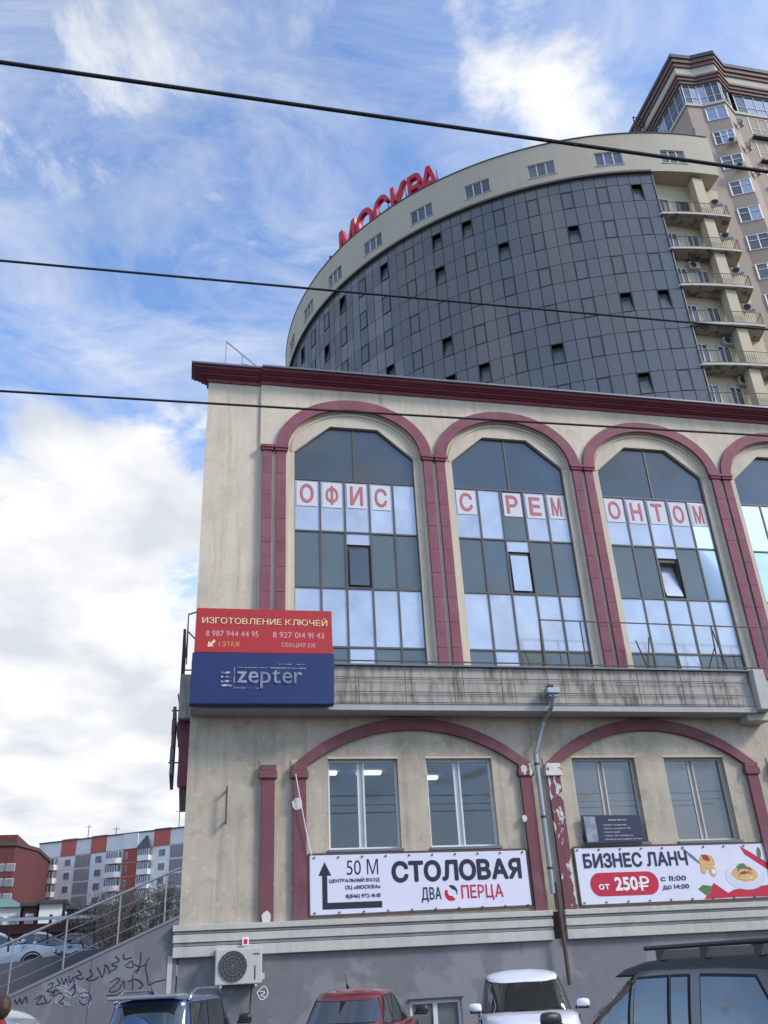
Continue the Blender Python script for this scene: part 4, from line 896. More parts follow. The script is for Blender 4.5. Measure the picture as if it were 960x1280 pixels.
MB().prism([(-9, 0), (-.2, 0), (-.2, 2.82), (-1.1, 2.68), (-4.2, 2.36), (-9, 1.8)], 24.45, 24.75).build('far_wall', 'concrete_dark', ST)
HR = empty('stair_handrail', (-2, 22.30, 2), label='steel handrail with three thin wires sloping up the staircase wall', cat='handrail')
MB().tube([(-9, 22.0, .55), (-.15, 22.0, 4.09)], .028, 10).build('handrail', 'steel', HR)
for i, x in enumerate((-6.2, -5.0, -3.55, -2.5, -1.42, -.45)):
    MB().tube([(x, 22.1, sl0(x)+.05), (x, 22.02, .55+(x+9)*.4)], .019, 8).build('post', 'steel', HR)
for d in (.28, .54, .8): MB().tube([(-9, 22.06, .55-d), (-.15, 22.06, 4.09-d)], .007, 6).build('wire', 'steel', HR)
# graffiti: brush strokes on the flank wall
GR = MB(); GP = MB()
def stroke(pts, r_=.018, tgt=None):
    P_ = []
    n = len(pts)
    for i in range(n-1):
        p0 = pts[max(i-1, 0)]; p1 = pts[i]; p2 = pts[i+1]; p3 = pts[min(i+2, n-1)]
        for s in range(5):
            t = s/5; f_ = lambda a, b, c, d: .5*((2*b)+(-a+c)*t+(2*a-5*b+4*c-d)*t*t+(-a+3*b-3*c+d)*t**3)
            P_.append((f_(p0[0], p1[0], p2[0], p3[0]), 21.993, f_(p0[1], p1[1], p2[1], p3[1])))
    P_.append((pts[-1][0], 21.993, pts[-1][1])); (tgt or GR).tube(P_, r_, 5)
def gp(x, y):      # crop pixel of the graffiti zoom to the wall
    p = at(x*220/960, 1130+y*150/655, 22); return (p.x, p.z)
ST_ = [[(770, 262), (765, 330), (745, 380)], [(815, 290), (795, 340), (805, 400), (812, 440), (850, 425), (905, 412)], [(765, 345), (800, 325)], [(735, 330), (760, 345), (730, 375)],
       [(600, 430), (640, 405), (650, 420), (600, 465), (610, 480), (650, 465), (675, 420), (680, 460)], [(700, 425), (740, 410), (780, 440), (760, 460)], [(725, 385), (722, 470), (700, 480)],
       [(630, 285), (650, 310), (610, 330), (640, 345), (600, 370)], [(675, 270), (680, 300), (720, 290)], [(680, 340), (720, 310), (725, 345), (690, 345)], [(570, 330), (590, 345), (600, 380)],
       [(530, 345), (545, 370), (560, 400), (575, 340)], [(490, 355), (505, 390), (470, 410), (510, 415), (540, 395)], [(425, 360), (445, 385), (410, 395), (440, 410), (460, 400)], [(375, 390), (385, 430), (400, 400), (410, 470)],
       [(310, 405), (330, 440), (300, 450), (320, 480)], [(335, 400), (350, 440), (360, 405), (372, 445)], [(265, 440), (290, 430), (280, 460), (255, 475), (300, 480)], [(275, 500), (300, 470), (290, 510)],
       [(190, 520), (230, 500), (200, 545), (250, 540)], [(80, 520), (95, 545), (110, 515), (120, 545), (140, 505), (150, 540)], [(240, 500), (260, 540), (280, 520)], [(430, 490), (480, 485), (495, 520), (460, 550), (430, 530)], [(440, 510), (470, 515)],
       [(380, 470), (400, 450), (412, 475), (395, 500)], [(300, 500), (330, 485), (350, 510), (320, 540), (350, 545)], [(580, 500), (640, 495), (660, 480)]]
for s in ST_: stroke([gp(*q) for q in s], random.uniform(.009, .015))
for i in range(16):
    x = random.uniform(300, 500); y = random.uniform(450, 560)
    stroke([gp(x+random.uniform(-30, 30), y+random.uniform(-25, 25)) for _ in range(5)], .009, GP)
GO = empty('graffiti', (-1.5, 21.99, 1.6), label='sprawling black spray tags over pale scrawls on the staircase wall', cat='graffiti')
o = GR.build('black_tag', 'spray_black', GO); o2 = GP.build('pale_scrawl', 'spray_pale', GO)
for q in (o, o2):
    for v in q.data.vertices: v.co.y = (v.co.y+21.99-21.993)*.25+.004

GR = MB(); stroke([(1.62, 1.50), (1.78, 1.62), (1.86, 1.46), (1.72, 1.36), (1.62, 1.50)], .010); stroke([(1.68, 1.52), (1.80, 1.50), (1.70, 1.44), (1.80, 1.42)], .008)
q = GR.build('graffiti', 'ink_white'); tag(q, 'small pale diamond tag on the plinth under the air conditioner', 'graffiti')
for v in q.data.vertices: v.co.y = 22.02+(v.co.y-21.993)*.2
for x, w, z0, z1 in ((-.32, .10, 1.3, 2.3), (-.55, .05, .9, 1.6)): MB().box(x, 21.99, z0, x+w, 22.0, z1).build('render_patch', 'stone', ST)
for x in (-1.9, -3.7, -5.5): MB().box(x-.006, 21.992, .0, x+.006, 22.001, sl0(x)-.02).build('joint', 'concrete_dark', ST)
# ================================================================== CARS
def car(name, label, loc, az, paint, L_=4.3, Wd=1.78, H=1.5, belt=.98, hood=.98, xw=(-.55, 1.05), xr=(-1.95, -.25-1.0), rails=False, spare=False, boxroof=None, sedan=False, cat='car', group='cars parked before the building', side=None, tint='glass_car', hoodl=None, nexp=4.5, ant=True, roofw=.76, crown=.11, lat=.05):
    """x forward in the car frame. xw = (roof front x, windscreen base x); xr = (rear glass base x, roof rear x)"""
    t = empty(name, loc, az, label, cat, group)
    hw = Wd/2; x_f, x_b = L_/2, -L_/2
    def ring(a0, a1, w, z, n=64, ex=nexp, zf=None):
        c = (a0+a1)/2; a = (a1-a0)/2; o = []
        for i in range(n):
            th = 6.283185*(i+.5)/n; cs, sn = math.cos(th), math.sin(th)
            x = c+a*math.copysign(abs(cs)**(2/ex), cs); y = w*math.copysign(abs(sn)**(2/ex), sn)
            o.append((x, y, zf(x) if zf else z))
        return o
    nose = lambda z: (lambda x: z-.10*max(0, (x-(x_f-1.2))/1.2)**2*1.5-(.05*max(0, ((x_b+.5)-x)/.5)**2))
    b = MB()
    b.grid([ring(x_b+.12, x_f-.12, hw-.06, .28), ring(x_b+.04, x_f-.05, hw-.02, .38), ring(x_b, x_f, hw, .60), ring(x_b+.02, x_f-.04, hw, .75, zf=nose(.75)), ring(x_b+.06, x_f-.14, hw-.03, belt-.03, zf=nose(belt-.03)), ring(x_b+.12, x_f-.25, hw-.09, belt+.01, zf=nose(belt+.01)),
            ring(x_b+.5, x_f-.8, hw-.35, belt+.035, zf=nose(belt+.035)), ring(x_b+1.2, x_f-1.6, .2, belt+.045)], close=True)
    bo = b.build('body', paint, t, smooth=True, local=True)
    # greenhouse
    zt = H-.055; g = MB(); hwt = hw*roofw
    def sec(u):            # u 0 belt .. 1 roof edge
        e = u**1.25
        return (xr[0]+(xr[1]-xr[0])*u, xw[1]+(xw[0]-xw[1])*u, (hw-.07)+(hwt-(hw-.07))*e, belt-.02+(zt-belt+.02)*u)
    def zadj(x, y, u):
        a0, a1, w, z = sec(u); c = (a0+a1)/2; a = (a1-a0)/2; return -max(0, u)*(crown*(abs(x-c)/a)**2.2+lat*(y/w)**2)
    rows = []
    for u in (0, .2, .4, .6, .8, .93, 1.0):
        a0, a1, w, z = sec(u); rows.append([(x, y, z+zadj(x, y, u)) for x, y, _ in ring(a0, a1, w, z, ex=nexp)])
    a0, a1, w, z = sec(1.0)
    for s_, dz in ((.985, .014), (.95, .024), (.85, .036), (.65, .047), (.3, .055)): rows.append([(x, y, z+dz+zadj(x, y, 1)) for x, y, _ in ring((a0+a1)/2-(a1-a0)/2*s_, (a0+a1)/2+(a1-a0)/2*s_, w*s_, z)])
    g.grid(rows, close=True); k0 = len(g.v)-64; g.f.append(tuple(range(k0, k0+64))); g.m.append(0)
    g.build('cabin', paint, t, smooth=True, local=True)
    def px(y, u, front):    # x on the front / rear end of the cabin
        a0, a1, w, z = sec(u); c = (a0+a1)/2; a = (a1-a0)/2; s_ = max(0, 1-(abs(y)/w)**nexp)**(1/nexp); x = c+(a*s_ if front else -a*s_); return x, z+zadj(x, y, u)
    def py(x, u):
        a0, a1, w, z = sec(u); c = (a0+a1)/2; a = (a1-a0)/2; y = w*max(0, 1-(abs(x-c)/a)**nexp)**(1/nexp); return y, z+zadj(x, y, u)
    def end_glass(nm, front, u0, u1, k, off, m_):
        r_ = []
        for i in range(7):
            u = u0+(u1-u0)*i/6; w = sec(u)[2]*k; row = []
            for j in range(13):
                y = w*(-1+j/6); x, z = px(y, u, front); row.append((x+(off if front else -off), y, z+off*.4))
            r_.append(row)
        return MB().grid(r_).build(nm, m_, t, smooth=True, local=True)
    end_glass('windscreen_seal', True, .03, .98, .965, .006, 'gasket'); end_glass('windscreen', True, .07, .95, .93, .012, tint)
    if not sedan: end_glass('rear_window_seal', False, .12, .92, .88, .006, 'gasket'); end_glass('rear_window', False, .17, .88, .84, .012, tint)
    else: end_glass('rear_window_seal', False, .10, .97, .9, .006, 'gasket'); end_glass('rear_window', False, .13, .94, .86, .012, tint)
    sd_ = side or [((-.75, .62), (-.72, .02), ), ]
    segs = side or None
    if segs is None:
        f0 = xw[1]-.28; f1 = xw[0]-.05; rr0 = xr[0]+.35; rr1 = xr[1]+.12; mid = (f0+rr0)/2+.05
        segs = [((mid+.05, f0), (mid+.05, f1)), ((rr0+.05, mid-.04), (rr1+.2, mid-.04))]
    for sgn in (1, -1):
        for (b0, b1), (t0, t1) in segs:
            for nm, m_, gr, off, ua, ub in (('side_window_seal', 'gasket', .02, .005, .04, .95), ('side_window', tint, 0, .011, .08, .90)):
                r_ = []
                for i in range(5):
                    u = ua+(ub-ua)*i/4; row = []
                    for j in range(7):
                        xx = (b0-gr)+((t0-gr)-(b0-gr))*u; xy = (b1+gr)+((t1+gr)-(b1+gr))*u; x = xx+(xy-xx)*j/6; y, z = py(x, u); row.append((x, sgn*(y+off), z+off*.3))
                    r_.append(row)
                MB().grid(r_).build(nm, m_, t, smooth=True, local=True)
        # mirror
        mx_ = xw[1]-.18; m_ = MB()
        rws = []
        for s_, dx in ((.6, 0), (1, .03), (1, .1), (.6, .15)): rws.append([(mx_+dx, sgn*(hw+.05+.12*s_*math.copysign(abs(math.cos(a*.5236))**.6, math.cos(a*.5236))+.02), belt+.12+.08*s_*math.copysign(abs(math.sin(a*.5236))**.6, math.sin(a*.5236))) for a in range(12)])
        m_.grid(rws, close=True); m_.f.append(tuple(range(12))); m_.m.append(0); m_.f.append(tuple(range(36, 48))); m_.m.append(0)
        m_.build('mirror', paint if 'white' in paint else 'black_plastic', t, smooth=True, local=True)
        MB().box(mx_-.01, sgn*(hw+.07)-.1, belt+.035, mx_+.15, sgn*(hw+.07)+.1, belt+.085).build('mirror_base', 'black_plastic', t, local=True, bevel=.02)
        MB().bar((mx_+.06, sgn*(hw-.08), belt+.05), (mx_+.06, sgn*(hw+.0), belt+.08), .05).build('mirror_arm', 'black_plastic', t, local=True)
        for xx in (-L_*.30, L_*.31):
            w_ = MB(); cyl_ = [[(xx+.33*q*math.cos(6.283*i/20), sgn*(hw-.2+yy), .33+.33*q*math.sin(6.283*i/20)) for i in range(20)] for q, yy in ((.9, 0), (1, .03), (1, .19), (.9, .215), (.65, .21))]
            w_.grid(cyl_, close=True); wh = w_.build('wheel', 'rubber', t, smooth=True, local=True)
            r_ = MB(); r_.grid([[(xx+.22*q*math.cos(6.283*i/20), sgn*(hw-.2+yy), .33+.22*q*math.sin(6.283*i/20)) for i in range(20)] for q, yy in ((1, .20), (.9, .17), (.3, .19), (.05, .2))], close=True); r_.build('rim', 'alloy', wh, smooth=True, local=True)
            MB().grid([[(xx+.40*q*math.cos(math.pi*i/14), sgn*(hw+dy), .35+.40*q*math.sin(math.pi*i/14)) for i in range(15)] for q, dy in ((1., .008), (.86, .004))]).build('wheel_arch', 'black_plastic', t, local=True)
        MB().box(x_f-.28, sgn*(hw-.45)-.16, .68, x_f-.07, sgn*(hw-.45)+.2, .80).build('headlight', 'lamp_clear', t, local=True, bevel=.03)
        MB().box(x_b+.0, sgn*(hw-.24)-.1, .78, x_b+.14, sgn*(hw-.24)+.12, 1.0 if not sedan else .9).build('tail_light', 'lamp_red', t, local=True, bevel=.03)
        if rails == 2:
            y0 = sgn*(hwt-.10)
            MB().prism([(.50, H-.13), (.30, H-.06), (-.05, H+.0), (-.35, H+.02), (-2.0, H+.02), (-2.30, H-.02), (-2.30, H-.12)], y0-.035, y0+.035).build('roof_rail', 'black_plastic', t, local=True, bevel=.02)
        elif rails:
            q = [(xr[1]+.15+(xw[0]-.1-xr[1]-.15)*i/10, sgn*(hwt-.06), H-.12+.165*min(1, min(i, 10-i)/1.5)) for i in range(11)]
            MB().tube(q, .022, 8).build('roof_rail', 'chrome' if rails == 1 else 'black_plastic', t, smooth=True, local=True)
    MB().box(x_f-.12, -.5, .42, x_f+.01, .5, .66).build('grille', 'black_plastic', t, local=True, bevel=.02)
    MB().box(x_f-.0, -.26, .40, x_f+.02, .26, .51).build('number_plate', 'ink_white', t, local=True)
    MB().box(x_b-.02, -.26, .62, x_b+.02, .26, .73).build('number_plate', 'ink_white', t, local=True)
    MB().box(-.3, -hw-.004, .86, -.12, -hw+.02, .89).box(-.3, hw-.02, .86, -.12, hw+.004, .89).build('door_handle', paint, t, local=True)
    if ant: MB().tube([(xr[1]+.2, 0, H-.01), (xr[1]+.12, 0, H+.05)], .03, 6, r1=.012).tube([(xr[1]+.14, 0, H+.03), (xr[1]+.02, 0, H+.2)], .006, 4).build('antenna', 'black_plastic', t, local=True)
    sm = MB()
    for sgn in (1, -1):
        for xx in (xw[1]-.15, (xw[1]+xr[0])/2+.1, xr[0]+.35): sm.box(xx-.004, sgn*hw-.02*sgn-.012, .45, xx+.004, sgn*hw-.02*sgn+.012, belt-.06)
    sm.build('door_seam', 'gasket', t, local=True)
    # wipers
    wp_ = MB()
    for y0 in (-.55, .05):
        x0_, z0_ = px(y0, .08, True); x1_, z1_ = px(y0+.5, .16, True); wp_.bar((x0_+.03, y0, z0_+.02), (x1_+.03, y0+.5, z1_+.02), .015)
    wp_.build('wiper', 'gasket', t, local=True)
    return t, px, py, sec
# heading angles: rotation about z of the car's +x axis
car('parked_car', 'white crossover parked nose out against the grey plinth', (6.55, 18.6, 0), R(-90-16), 'paint_white', 4.35, 1.84, 1.69, belt=.97, xw=(.10, 1.08), xr=(-1.95, -1.40), ant=False, roofw=.76, nexp=3.6, crown=.16)
car('parked_car', 'dark red hatchback seen from behind under the canteen banner', (3.35, 18.5, 0), R(66), 'paint_red', 3.95, 1.72, 1.56, belt=.98, xw=(.10, 1.0), xr=(-1.88, -1.35), roofw=.72, nexp=3.2)
bc = car('parked_car', 'blue off-roader with roof rails and a spare wheel on its tail', (.05, 18.95, 0), R(70), 'paint_blue', 4.1, 1.74, 1.62, belt=1.0, xw=(.35, .95), xr=(-1.95, -1.7), rails=1, roofw=.82, crown=.05, side=[((.05, .72), (.05, .35)), ((-.85, -.02), (-.85, -.02)), ((-1.6, -.95), (-1.5, -.95))])
t = bc[0]
MB().grid([[(-2.22-d, .33*q*math.cos(6.283*i/28), .98+.33*q*math.sin(6.283*i/28)) for i in range(28)] for q, d in ((.95, -.16), (1, 0), (.95, .04), (.5, .055), (.02, .06))], close=True).build('spare_wheel_cover', 'paint_blue', t, smooth=True, local=True)
MB().box(-1.98, -.62, 1.55, -1.55, .62, 1.61).build('spoiler', 'paint_silver', t, local=True, bevel=.02)
car('parked_car', 'silver grey car with dark side windows at the lower left edge', (-2.75, 12.4, 0), R(176), 'paint_silver', 4.3, 1.76, 1.60, belt=.98, xw=(-.2, .9), xr=(-2.0, -1.1), ant=False)
dv = car('parked_car', 'large dark off-roader with black roof rack in the right foreground', (5.25, 9.5, 0), R(101), 'paint_dark', 4.75, 1.9, 1.72, belt=1.08, xw=(.35, 1.42), xr=(-2.2, -2.0), ant=False, roofw=.80, rails=2,
         crown=.05, lat=.03, side=[((.12, .92), (.12, .42)), ((-.50, .02), (-.50, .02)), ((-.80, -.56), (-.80, -.56)), ((-1.95, -.98), (-1.6, -.98))])
t = dv[0]
for s in (-1, 1): MB().box(-2.1, s*.70-.05, 1.82, -.15, s*.70+.05, 1.862).build('rack_bar', 'black_plastic', t, local=True, bevel=.02)
for x in (-1.7, -1.0, -.35): MB().box(x-.04, -.72, 1.73, x+.04, .72, 1.818).build('crossbar', 'black_plastic', t, local=True)
for x, y, az, pt, lb in ((-6.55, 38.0, 176, 'paint_white', 'white car with its nose to the right on the raised car park, leftmost'), (-5.1, 39.6, 174, 'paint_silver', 'silver car half hidden between two others on the raised car park'), (-3.8, 41.3, 172, 'paint_dark', 'dark grey sedan at the right end of the raised car park')):
    p = car('parked_car', lb, (x, y, 2.30), R(az-180), pt, 4.3, 1.78, 1.5, belt=.95, xw=(.1, 1.1), xr=(-1.95, -1.0), sedan=True, group='cars on the raised car park')

# ================================================================== PERSON at the lower left edge
def skinned(name, nodes, edges, m_, parent, sub=2):
    me = bpy.data.meshes.new(name); me.from_pydata([n[:3] for n in nodes], edges, []); o = bpy.data.objects.new(name, me); COL.objects.link(o); o.parent = parent
    me.materials.append(MATS[m_]); sk = o.modifiers.new('skin', 'SKIN')
    for i, n in enumerate(nodes): me.skin_vertices[0].data[i].radius = (n[3], n[3] if len(n) < 5 else n[4])
    me.skin_vertices[0].data[0].use_root = True
    s = o.modifiers.new('sub', 'SUBSURF'); s.levels = sub; s.render_levels = sub; sk.use_smooth_shade = True; return o
PX = at(2, 1261, 10.7)
PE = empty('person', (PX.x, 10.7, 0), R(205), 'person with dark brown hair in a dark red top at the left edge', 'person')
PZ = PX.z/1.58
nod = [(0, 0, .95, .13), (0, 0, 1.15, .13), (0, 0, 1.34, .15), (0, 0, 1.43, .07), (0, .02, 1.50, .055), (.16, 0, 1.37, .06), (.21, .0, 1.10, .045), (.23, -.08, .88, .032), (-.16, 0, 1.37, .06), (-.21, 0, 1.10, .045), (-.23, -.08, .88, .032), (.09, 0, .85, .09), (.1, 0, .48, .06), (.1, 0, .1, .04), (.1, -.14, .04, .04), (-.09, 0, .85, .09), (-.1, 0, .48, .06), (-.1, 0, .1, .04), (-.1, -.14, .04, .04)]
nod = [(a, b, c*PZ, *d) for a, b, c, *d in nod]
ed = [(0, 1), (1, 2), (2, 3), (3, 4), (2, 5), (5, 6), (6, 7), (2, 8), (8, 9), (9, 10), (0, 11), (11, 12), (12, 13), (13, 14), (0, 15), (15, 16), (16, 17), (17, 18)]
skinned('body', nod, ed, 'cloth_red', PE)
for s in (1, -1):
    hn = [(s*.235, -.09, .86*PZ, .03, .02), (s*.24, -.12, .80*PZ, .034, .02)]; he = [(0, 1)]
    for i in range(4): hn += [(s*.24+(i-1.5)*.018, -.14, .755*PZ, .009), (s*.24+(i-1.5)*.018, -.15, (.715+.008*abs(i-1.5))*PZ, .008)]; he += [(1, 2+2*i), (2+2*i, 3+2*i)]
    hn += [(s*.205, -.13, .80*PZ, .010), (s*.20, -.16, .77*PZ, .009)]; he += [(1, 10), (10, 11)]
    skinned('hand', hn, he, 'skin', PE, 1)
def ellipsoid(c, r_, n=20, m_=12, f_=None):
    rows = []
    for i in range(m_+1):
        a = math.pi*i/m_; rows.append([(c[0]+r_[0]*math.sin(a)*math.cos(6.283*j/n), c[1]+r_[1]*math.sin(a)*math.sin(6.283*j/n), c[2]+r_[2]*math.cos(a)) for j in range(n)])
    return rows
hz = 1.58*PZ
hd = MB(); hd.grid(ellipsoid((0, -.01, hz), (.075, .095, .115)), close=True); hd.tube([(0, -.10, hz+.01), (0, -.125, hz-.02)], .012, 6); hd.grid(ellipsoid((.078, 0, hz-.01), (.012, .025, .032), 8, 6), close=True); hd.grid(ellipsoid((-.078, 0, hz-.01), (.012, .025, .032), 8, 6), close=True)
hd.build('head', 'skin', PE, smooth=True, local=True)
for s in (1, -1): MB().grid(ellipsoid((s*.03, -.095, hz+.01), (.012, .01, .007), 8, 6), close=True).build('eye', 'ink_navy', PE, smooth=True, local=True)
MB().grid(ellipsoid((0, -.10, hz-.055), (.025, .01, .006), 8, 6), close=True).build('mouth', 'paper_red', PE, smooth=True, local=True)
MB().grid([[(x+random.uniform(-.004, .004), y+random.uniform(-.004, .004), z) for x, y, z in r_] for r_ in ellipsoid((0, .015, hz+.015), (.082, .098, .112), 32, 18)], close=True).build('hair', 'hair', PE, smooth=True, local=True)

# ================================================================== BEYOND THE TERRACE
FN = empty('fence', (-5, 40, 2.30), label='long dark metal fence and wall behind the raised car park', cat='fence')
p0, p1 = at(-60, 1148, 42), at(150, 1146, 42)
MB().box(p0.x, 42, 2.30, p1.x, 42.2, at(60, 1154, 42).z).build('wall', 'brick_red', FN)
zt = at(60, 1148, 42).z
MB().bar((p0.x, 41.9, zt), (p1.x, 41.9, zt), .12).build('top_rail', 'panel_grey', FN)
MB().bar((p0.x, 41.9, zt-.5), (p1.x, 41.9, zt-.5), .08).build('rail', 'dark_metal', FN)
# kiosks / garages
def garage(x0, x1, ytop, ybot, Y, m_, lb, roof=None, wins=0):
    a = at(x0, ytop, Y); b = at(x1, ytop, Y); e = empty('garage', ((a.x+b.x)/2, Y, 2.30), label=lb, cat='garage')
    MB().box(a.x, Y, 2.30, b.x, Y+6, a.z).build('wall', m_, e)
    if roof == 'hip':
        h = at(x0, ytop-14, Y).z-a.z
        MB().grid([[(a.x-.3, Y-.3, a.z), (b.x+.3, Y-.3, a.z)], [(a.x+.6, Y+1.6, a.z+h), (b.x-.9, Y+1.6, a.z+h)], [(a.x+.6, Y+4, a.z+h), (b.x-.9, Y+4, a.z+h)], [(a.x-.3, Y+6.3, a.z), (b.x+.3, Y+6.3, a.z)]]).face([(b.x+.3, Y-.3, a.z), (b.x-.9, Y+1.6, a.z+h), (b.x-.9, Y+4, a.z+h), (b.x+.3, Y+6.3, a.z)]).build('roof', 'kiosk_roof', e)
    else: MB().box(a.x-.2, Y-.25, a.z, b.x+.2, Y+6, a.z+.18).build('roof', 'roof_dark', e)
    for i in range(wins):
        u = a.x+(b.x-a.x)*(i+.5)/wins; w = (b.x-a.x)/wins*.3
        g = MB().box(u-w, Y-.06, a.z-1.5, u+w, Y-.01, a.z-.4).build('window', 'frame_white', e); MB().box(u-w*.8, Y-.08, a.z-1.4, u+w*.8, Y-.062, a.z-.5).build('pane', 'glass_house', g)
    return e
garage(-40, 26, 1136, 1160, 60, 'panel_white', 'white kiosk with a pale green hipped roof left of the fence', 'hip', 4)
garage(30, 47, 1133, 1160, 58, 'brick_red', 'small red brick shed between the kiosk and the pale garage', None, 1)
garage(50, 80, 1130, 1160, 56, 'panel_white', 'pale flat-roofed garage behind the dark fence', None, 0)
garage(84, 128, 1137, 1160, 54, 'frame_dark', 'dark flat-roofed shed at the right end of the fence', None, 0)
g = MB()
for i, (x, yt) in enumerate(((81, 1127), (64, 1143), (118, 1152))):
    p = at(x, yt, 45); g = MB().bar((p.x, 45, 2.30), (p.x, 45, p.z), .12); tag(g.build('fence_post', 'dark_metal'), ['tall dark post beside the pale garage', 'short dark post before the white parked car', 'dark post of the railing near the shrubs'][i], 'post', 'posts along the raised car park')
GT = empty('fence', (-2.5, 30, 2.30), label='black square tube barrier beside the parked cars on the terrace', cat='barrier')
for (x0, y0), (x1, y1) in (((48, 1178), (120, 1153)), ((12, 1160), (10, 1190)), ((60, 1158), (59, 1180)), ((118, 1153), (118, 1180)), ((48, 1163), (118, 1163))):
    MB().bar(at(x0, y0, 30), at(x1, y1, 30), .05).build('tube', 'dark_metal', GT)
# --- far apartment blocks
YF = 230
def fx(x, y, Y=YF): p = at(x, y, Y); return p.x, p.z
def win(parent, x, z, w, h, Y, mf='frame_white', n=2):
    g = MB(); g.box(x-w/2, Y-.12, z-h/2, x+w/2, Y-.02, z+h/2); loc_ = parent.name.startswith('panel'); o = g.build('window', mf, parent, local=loc_)
    for i in range(n):
        a = x-w/2+.1+(w-.1)*i/n; b = x-w/2+(w-.1)*(i+1)/n
        MB().box(a, Y-.2, z-h/2+.1, b, Y-.13, z+h/2-.1).build('pane', 'glass_far', o, local=loc_)
BB = empty('brick_apartment_block', (-36, YF-20, 2), label='dark red brick apartment block at the far left edge', cat='building')
YB1 = 205
x0, zt = fx(-20, 1058, YB1); x1, _ = fx(20, 1055, YB1)
MB().plan([(x0-20, YB1), (x1, YB1), (x1+3.0, YB1+10), (x1+3.0, YB1+30), (x0-20, YB1+30)], 2, zt).build('wall', 'brick_red', BB)
MB().plan([(x0-20.3, YB1-.4), (x1+.3, YB1-.4), (x1+3.3, YB1+10), (x1+3.3, YB1+30), (x0-20.3, YB1+30)], zt, zt+.7).build('roof', 'rust_metal', BB)
MB().box(fx(-15, 1050, YB1)[0], YB1+3, zt+.7, fx(18, 1050, YB1)[0], YB1+20, zt+2.6).build('roof_house', 'brick_red', BB)
for r_ in range(8):
    for px_ in (-26, -12, 2, 13):
        x, z = fx(px_-r_*1.8, 1080+r_*15, YB1); win(BB, x, zt-4.2-2.85*r_, 2.0, 1.5, YB1, n=3)
PA = at(50, 1056, 238); AA = R(-33)
AP = empty('panel_apartment_block', (PA.x, PA.y, 0), AA, label='long white panel apartment block with red brick stripes, far beyond the shrubs', cat='building')
def fs_(px_, y=1060):         # distance along the block's front for a place in the picture
    d = dirpx(px_, y); e = (math.cos(AA), math.sin(AA)); den = d.x*e[1]-d.y*e[0]; return (PA.y*d.x-PA.x*d.y)/-den if False else (PA.x*d.y-PA.y*d.x)/den
zt = PA.z
secs = [(50, 78, 'panel_grey', 'panel_white', 'bal'), (78, 96, 'panel_red', 'panel_white', 'win'), (96, 115, 'panel_grey', 'panel_grey', 'slats'), (115, 134, 'panel_red', 'panel_white', 'win'), (134, 156, 'panel_grey', 'panel_white', 'round'), (156, 174, 'panel_grey', 'panel_brick', 'bwin'), (174, 193, 'panel_grey', 'panel_white', 'bal'), (193, 213, 'panel_red', 'panel_white', 'win'), (213, 232, 'panel_grey', 'panel_grey', 'slats'), (232, 262, 'panel_grey', 'panel_white', 'win')]
FH = 2.95; NF = 10
zw = zt-3.3
YL = 0
for i, (a, b, mt, mw_, ty) in enumerate(secs):
    xa, xb = fs_(a), fs_(b); dy = (0, .15, .0, .15, .1, .5, .05, .15, 0, .1)[i]
    MB().box(xa, YL-dy, 2, xb, YL+14, zw).build('wall_section', mw_, AP, local=True); MB().box(xa, YL-dy-.25, zw, xb, YL+14, zt+(.0 if mt == 'panel_grey' else .5)).build('attic_panel', mt, AP, local=True)
    xc = (xa+xb)/2; w = xb-xa
    for r_ in range(NF):
        z = zw-FH*(r_+.5)-.1; Yf = YL-dy
        if z < 14: continue
        MB().box(xa+.02, Yf-.03, z-FH/2+.06, xb-.02, Yf-.005, z-FH/2+.12).build('panel_joint', 'panel_grey', AP, local=True)
        if ty == 'win': win(AP, xc+.2, z+.1, w*.42, 1.5, Yf, n=2)
        elif ty == 'bwin': win(AP, xc-w*.28, z+.1, w*.22, 1.5, Yf, n=1); MB().box(xc-.2, Yf-.06, z-.3, xc+.2, Yf-.01, z+.3).build('grille', 'panel_red', AP, local=True)
        elif ty == 'slats':
            n = 9
            q = MB()
            for s in range(n): q.box(xa+w*(s+.25)/n, Yf-.25, z-FH/2+.35, xa+w*(s+.75)/n, Yf-.01, z+FH/2-.15)
            q.build('stair_screen', 'screen_grey', AP, local=True)
        elif ty in ('bal', 'round'):
            if ty == 'bal': c_ = MB().box(xa+w*.15, Yf-1.3, z-FH/2+.1, xb-w*.12, Yf-.01, z-.2)
            else: c_ = MB().plan([(xa+w*.1, Yf-.01), (xa+w*.1, Yf-1.2)]+[(xb-w*.3+w*.28*math.sin(t_*.314), Yf-.2-1.2*math.cos(t_*.314)) for t_ in range(6)], z-FH/2+.1, z-.2)
            bb = c_.build('balcony', 'panel_white' if (r_ != 2 or ty == 'round') else 'panel_grey', AP, local=True)
            MB().box(xa+w*.18, Yf-1.2, z-.2, xb-w*.16, Yf-.02, z+FH/2-.25).build('glazing', 'glass_far', bb, local=True)
            fr = MB()
            for s in range(6): u = xa+w*.17+(w*.68)*s/5; fr.box(u-.09, Yf-1.27, z-.2, u+.09, Yf-1.19, z+FH/2-.25)
            fr.build('balcony_frame', 'frame_white', bb, local=True)
xa, xb = fs_(175), fs_(193)
MB().grid([[(xa, YL-1.6, zw-.3), (xb, YL-1.6, zw-.3)], [((xa+xb)/2-.2, YL-.3, zw+2.6), ((xa+xb)/2+.2, YL-.3, zw+2.6)]]).build('bay_roof', 'roof_dark', AP, local=True)
MB().box(fs_(50), YL-.5, zt+.02, fs_(262), YL+14, zt+.3).build('roof', 'roof_dark', AP, local=True)
